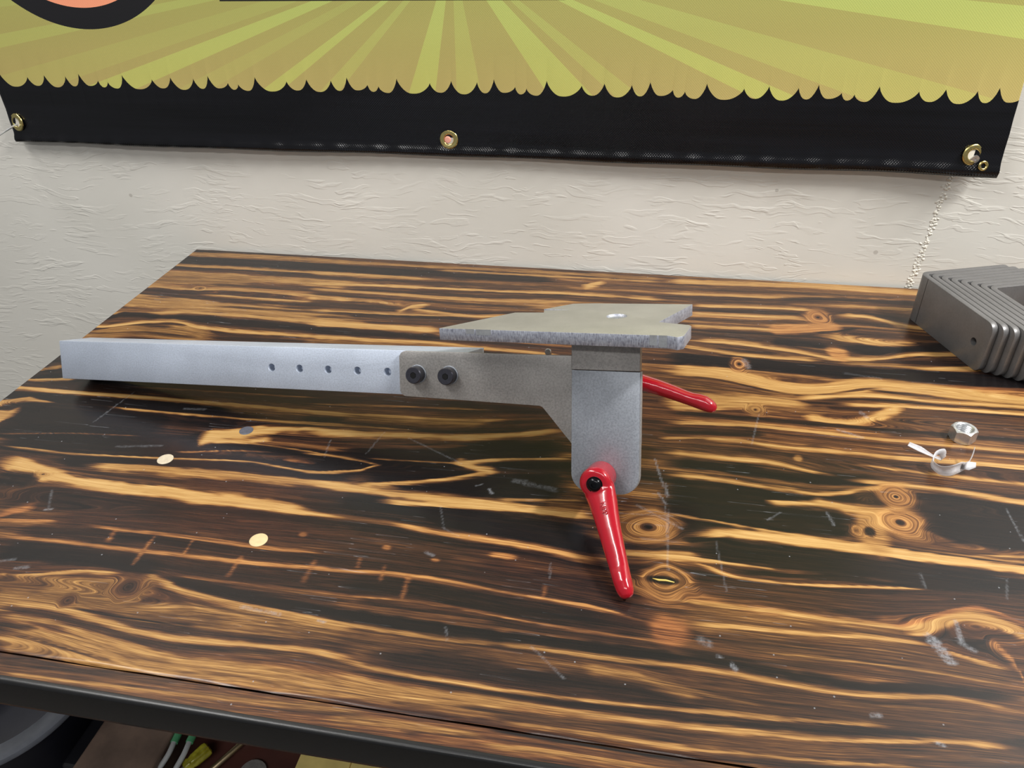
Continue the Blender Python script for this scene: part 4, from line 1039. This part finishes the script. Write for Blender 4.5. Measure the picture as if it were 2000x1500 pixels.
# ------------------------------------------------------------------ banner on the wall
PER = [0.0, 0.14, 0.215, 0.345, 0.57, 0.715, 0.887]; HT = [1.0, 0.30, 0.18, 0.95, 0.55, 0.8, 0.7]
LOW = [0.62, 0.9, 1.1, 1.15, 0.85, 1.1, 0.8]
def scallop(x):
    t = ((x + 0.014) / 0.1771) % 1.0
    i = max(k for k in range(7) if PER[k] <= t + 1e-9); a = PER[i]; b = PER[i + 1] if i < 6 else 1.0
    u = (t - a) / (b - a); ha = HT[i]; hb = HT[(i + 1) % 7]
    up = ha * max(0, 1 - u / 0.42) ** 2.0 + hb * max(0, 1 - (1 - u) / 0.5) ** 2.2
    return 0.2222 + 0.0112 * up - 0.0052 * LOW[i] * (math.sin(math.pi * min(1, max(0, u))) ** 0.45)
BL, BR, BB, BT = -0.8475, 0.3612, 0.1425, 0.70
def bn_y(x, z):
    k = max(0, 1 - (z - BB) / 0.30)
    y = 0.9085 - 0.0065 * k - 0.0025 * k * math.sin(x * 9.0 + 0.6)
    corner = math.exp(-((x - BR) / 0.09) ** 2) * math.exp(-((z - BB) / 0.09) ** 2)
    hem = math.exp(-((z - BB - 0.007) / 0.0055) ** 2)
    return y - 0.010 * corner - hem * (0.0030 + 0.0010 * math.sin(x * 190) * math.sin(x * 43)) - 0.0005 * math.sin(z * 160 + x * 8)
def bn_bottom(x): return BB - 0.0018 * math.cos((x - 0.36) * 2.4) + 0.0022 + 0.0006 * math.sin(x * 31)
bxs = sorted(set([round(float(v), 5) for v in np.arange(BL, BR, 0.0022)] + [round(-0.014 + 0.1771 * (k + p), 5) for k in range(-5, 3) for p in PER if BL < -0.014 + 0.1771 * (k + p) < BR] + [BL, BR]))
bm = bmesh.new(); colsv = []
for x in bxs:
    s = scallop(x); b = bn_bottom(x)
    zz = [b, b + 0.003, b + 0.006, b + 0.009, b + 0.012, b + 0.016, 0.172, 0.188, 0.203, s, 0.243, 0.262, 0.285, 0.31, 0.35, 0.42, 0.52, 0.62, BT]
    colsv.append([bm.verts.new((x, bn_y(x, z), z)) for z in zz])
for A, B in zip(colsv[:-1], colsv[1:]):
    for k in range(len(A) - 1):
        f = bm.faces.new((A[k], B[k], B[k + 1], A[k + 1])); f.material_index = 1 if k < 9 else 0
me = bpy.data.meshes.new('banner'); bm.to_mesh(me); bm.free()
ban = link('banner', me, [make_banner_mat(), make_black_vinyl()], None, True); ban.location.z = TOP
sd = ban.modifiers.new('s', 'SOLIDIFY'); sd.thickness = 0.0006; sd.offset = -1
tag(ban, 'vinyl banner with green sunburst print and black lower border on the wall', 'banner')
for gx, gz, tl in ((-0.8363, 0.1713, -0.25), (-0.2485, 0.1641, 0.0), (0.3318, 0.1659, 0.2)):
    M = frame_m((gx, bn_y(gx, gz) - 0.0004, gz), (tl, -1, 0.1))
    g = link('grommet', from_bm(lathe_bm([(0.0056, -0.003), (0.0056, 0.0004), (0.0064, 0.0014), (0.0076, 0.0015), (0.0090, 0.0011), (0.0100, 0.0013), (0.0112, 0.0006), (0.0115, -0.0002), (0.0110, -0.001)], 36, M), 'grommet'), BRASS, ban, True, 60)
    bk = link('hole', from_bm(lathe_bm([(0, 0.00006), (0.0057, 0.00006), (0.0057, -0.0001), (0, -0.0001)], 24, M), 'hole'), plain('wall_through_hole', lin(200, 194, 180), 0.6), g)
# screw and small eyelet at the right hand corner
y3 = bn_y(0.3318, 0.1659)
M = frame_m((0.3335, 0.9125, 0.1640), (0.06, -1, -0.12))
bm = lathe_bm([(0, -0.003), (0.0016, -0.003), (0.0016, 0.016), (0.0042, 0.0185), (0.0042, 0.0195), (0.0012, 0.0196), (0.0010, 0.0185), (0, 0.0185)], 20, M)
sc = link('hanging_screw', from_bm(bm, 'hanging_screw'), ZINC, None, True, 40); sc.location.z = TOP
tag(sc, 'screw through the right hand corner grommet of the banner', 'screw')
bm = lathe_bm([(0.0025, -0.0005), (0.0030, 0.0004), (0.0042, 0.0006), (0.0052, 0.0002), (0.0054, -0.0008), (0.0025, -0.0010)], 24, frame_m((0.3435, bn_y(0.3435, 0.1560) - 0.003, 0.1560), (0.2, -1, 0.2)), closed=True)
ey = link('eyelet_ring', from_bm(bm, 'eyelet_ring'), BRASS, None, True, 60); ey.location.z = TOP
tag(ey, 'small brass ring hooked beside the right hand banner grommet', 'ring')
# nail at the left
bm = tube_bm([(-0.8365, 0.9135, 0.1705), (-0.8400, 0.885, 0.1655), (-0.8440, 0.862, 0.1600)], 0.0013, 10)
lathe_bm([(0, -0.001), (0.0034, -0.001), (0.0034, 0.0006), (0, 0.0008)], 16, frame_m((-0.8440, 0.862, 0.1600), (-0.15, -0.95, -0.2)), bm)
nl = link('wall_nail', from_bm(bm, 'wall_nail'), ZINC, None, True, 40); nl.location.z = TOP
tag(nl, 'nail sticking out through the left hand banner grommet', 'nail')
bm = lathe_bm([(0, -0.006), (0.0040, -0.006), (0.0042, 0.0005), (0.0034, 0.0022), (0, 0.0026)], 20, frame_m((-0.2500, bn_y(-0.2485, 0.1641), 0.1638), (0, -1, 0)))
pg = link('wall_plug', from_bm(bm, 'wall_plug'), plain('pink_plastic', lin(226, 160, 140), 0.45), None, True, 40); pg.location.z = TOP
tag(pg, 'pink plug inside the middle grommet of the banner', 'plug')

# ------------------------------------------------------------------ things on the shelf below
SH = -0.32
def low(o, label, cat, group=None): return tag(o, label, cat, group)
bk = empty('bucket', W(-0.607, 0.371, SH)); low(bk, 'dark plastic bucket with a grey rim under the bench', 'bucket')
NAVY = plain('dark_plastic', lin(26, 27, 36), 0.45); GREY = plain('grey_plastic', lin(122, 126, 136), 0.5, 0, 80, 0.15)
link('body', from_bm(lathe_bm([(0, 0.002), (0.084, 0.002), (0.0965, 0.090), (0.0945, 0.090), (0.082, 0.004), (0, 0.004)], 48), 'body'), NAVY, bk, True, 40)
link('rim', from_bm(lathe_bm([(0.0945, 0.086), (0.0985, 0.086), (0.1005, 0.089), (0.1000, 0.0935), (0.0960, 0.0945), (0.0905, 0.0930), (0.0775, 0.0890), (0.0755, 0.0860), (0.0890, 0.0880)], 64, closed=True), 'rim'), GREY, bk, True, 50)
bm = tube_bm([(0.096 * math.cos(a), 0.096 * math.sin(a) * 0.9, 0.094 + 0.045 * math.sin((a - 0.1) / 2.9 * math.pi) ) for a in np.linspace(0.1, 3.0, 24)], 0.0035, 8)
link('handle', from_bm(bm, 'handle'), GREY, bk, True)
bx = empty('tool_box', W(-0.445, 0.40, SH)); low(bx, 'worn brown wooden box under the bench edge', 'box')
BROWN = plain('worn_brown_wood', lin(112, 92, 80), 0.6, 0, 30, 0.3, 0.2, 200)
link('body', from_bm(box_bm(-0.038, 0.030, -0.085, 0.06, 0.0, 0.058, 0.002), 'body'), BROWN, bx); link('lid', from_bm(box_bm(-0.041, 0.033, -0.088, 0.063, 0.058, 0.070, 0.002), 'lid'), BROWN, bx)
bd = link('stained_board', from_bm(box_bm(-0.410, -0.292, 0.315, 0.55, TOP + SH, TOP + SH + 0.040, 0.0015), 'stained_board'), plain('red_brown_stain', lin(78, 44, 38), 0.5, 0, 20, 0.3)); low(bd, 'dark red brown board under the flat steel bar below the bench', 'board')
yb = empty('pine_board', W(-0.20, 0.43, SH)); low(yb, 'pale yellow pine board lying below the front rail', 'board')
YEL = plain('pale_pine', lin(240, 216, 134), 0.55, 0, 40, 0.12)
for k in range(3): link('strip', from_bm(box_bm(-0.083 + k * 0.05, -0.0335 + k * 0.05, -0.12, 0.12, 0.0, 0.068, 0.0012), 'strip'), YEL, yb)
link('nail_head', from_bm(lathe_bm([(0, 0.0682), (0.0028, 0.0682), (0.0028, 0.067), (0, 0.067)], 16, Matrix.Translation((-0.005, -0.07, 0))), 'nail_head'), SOCKET, yb)
sdv = empty('screwdriver', W(-0.3895, 0.346, SH + 0.052)); low(sdv, 'screwdriver with clear yellow handle on the shelf below', 'screwdriver')
ax = Vector((0.50, 0.85, 0.06)).normalized()
m = NT('yellow_acetate'); m.set(Base_Color=m.ramp(m.noise(m.obj(), 120, 3, 0.6), [(0.3, lin(150, 140, 24)), (0.7, lin(214, 206, 70))]), Roughness=0.15, Transmission_Weight=0.35)
M = frame_m((0, 0, 0), ax)
bm = bmesh.new(); n = 48; rings = []
for h, r in ((-0.006, 0.004), (-0.005, 0.0055), (-0.001, 0.0066), (0.001, 0.0056), (0.004, 0.0064), (0.016, 0.0070), (0.019, 0.0064), (0.0205, 0.004)):
    rings.append([bm.verts.new(M @ Vector((r * (1 + 0.10 * math.cos(6 * 2 * math.pi * k / n)) * math.cos(2 * math.pi * k / n), r * (1 + 0.10 * math.cos(6 * 2 * math.pi * k / n)) * math.sin(2 * math.pi * k / n), h))) for k in range(n)])
for A, B in zip(rings[:-1], rings[1:]):
    for k in range(n): bm.faces.new((A[k], A[(k + 1) % n], B[(k + 1) % n], B[k]))
bm.faces.new(rings[0]); bm.faces.new(rings[-1])
link('handle', from_bm(bm, 'handle'), m.m, sdv, True, 40)
link('shaft', from_bm(lathe_bm([(0, -0.075), (0.0022, -0.075), (0.0028, -0.07), (0.0028, -0.005), (0, -0.005)], 16, M), 'shaft'), ZINC, sdv, True, 40)
rd = link('brass_rod', from_bm(tube_bm([W(-0.402, 0.288, SH + 0.044), W(-0.352, 0.380, SH + 0.046), W(-0.330, 0.420, SH + 0.046)], 0.0030, 10), 'brass_rod'), plain('dull_brass', lin(170, 152, 120), 0.35, 0.9)); low(rd, 'thin dull brass rod beside the yellow screwdriver', 'rod')
rd.data.polygons.foreach_set('use_smooth', [True] * len(rd.data.polygons))
fbp = round_poly([(-0.060, -0.013), (0.020, -0.013), (0.020, 0.013), (-0.060, 0.013)], [0.001, 0.0125, 0.0125, 0.001], 8)
hb = cut(from_bm(prism_bm(fbp, lambda u, v, d: (u, v, d), 0, 0.004, 0.0004), 'fb'), [from_bm(lathe_bm([(0, -0.01), (0.0042, -0.01), (0.0042, 0.02), (0, 0.02)], 20, Matrix.Translation((0.006, 0, 0))), 'c')])
fb = link('flat_bar', hb, SHEET, None); fb.location = W(-0.333, 0.345, SH + 0.0402); fb.rotation_euler = (0, 0, math.radians(72)); low(fb, 'flat steel bar with rounded end and one hole on the dark board', 'steel bar')
for k, (cx, cy) in enumerate(((-0.409, 0.3560), (-0.3945, 0.3585))):
    cb_ = empty('cable', W(cx, cy, SH + 0.062)); low(cb_, ['grey cable with green sleeve nearest the wooden box', 'grey cable with green sleeve beside the brass rod'][k], 'cable', 'green sleeved cables')
    link('wire', from_bm(tube_bm(catmull([(0.006, 0.05, 0.0), (0, 0.012, 0.003), (0.001, -0.012, 0.002), (-0.006 + 0.002 * k, -0.03, -0.006)], 6), 0.0026, 8), 'wire'), plain('grey_cable', lin(176, 178, 178), 0.5), cb_, True)
    link('sleeve', from_bm(tube_bm([(0.0005, 0.000, 0.0030), (-0.0002, 0.010, 0.0032)], 0.0036, 12), 'sleeve'), plain('green_sleeve', lin(84, 160, 112), 0.5), cb_, True, 40)
    link('boot', from_bm(tube_bm([(-0.0002, 0.0101, 0.0032), (0.003, 0.036, 0.001)], 0.0042, 12), 'boot'), NAVY, cb_, True, 40)
cdm = prism_bm([(-0.4905, 0.3745), (-0.4815, 0.3545), (-0.4755, 0.3720), (-0.483, 0.388)], lambda u, v, d: (u, v + d * 0.4, TOP - 0.259 + d), 0, 0.0006)
NAVY2 = plain('dark_case_plastic', lin(18, 18, 24), 0.5)
cs = empty('storage_case', W(-0.4975, 0.41, SH)); low(cs, 'dark narrow case with a pale label between the bucket and the wooden box', 'case')
link('body', from_bm(box_bm(-0.0085, 0.0085, -0.09, 0.09, 0, 0.0602, 0.003), 'body'), NAVY2, cs)
lb = link('label_card', from_bm(cdm, 'label_card'), plain('grey_card', lin(150, 150, 146), 0.7), cs); lb.matrix_parent_inverse = Matrix.Translation((0.4975, -0.41, -(TOP + SH)))
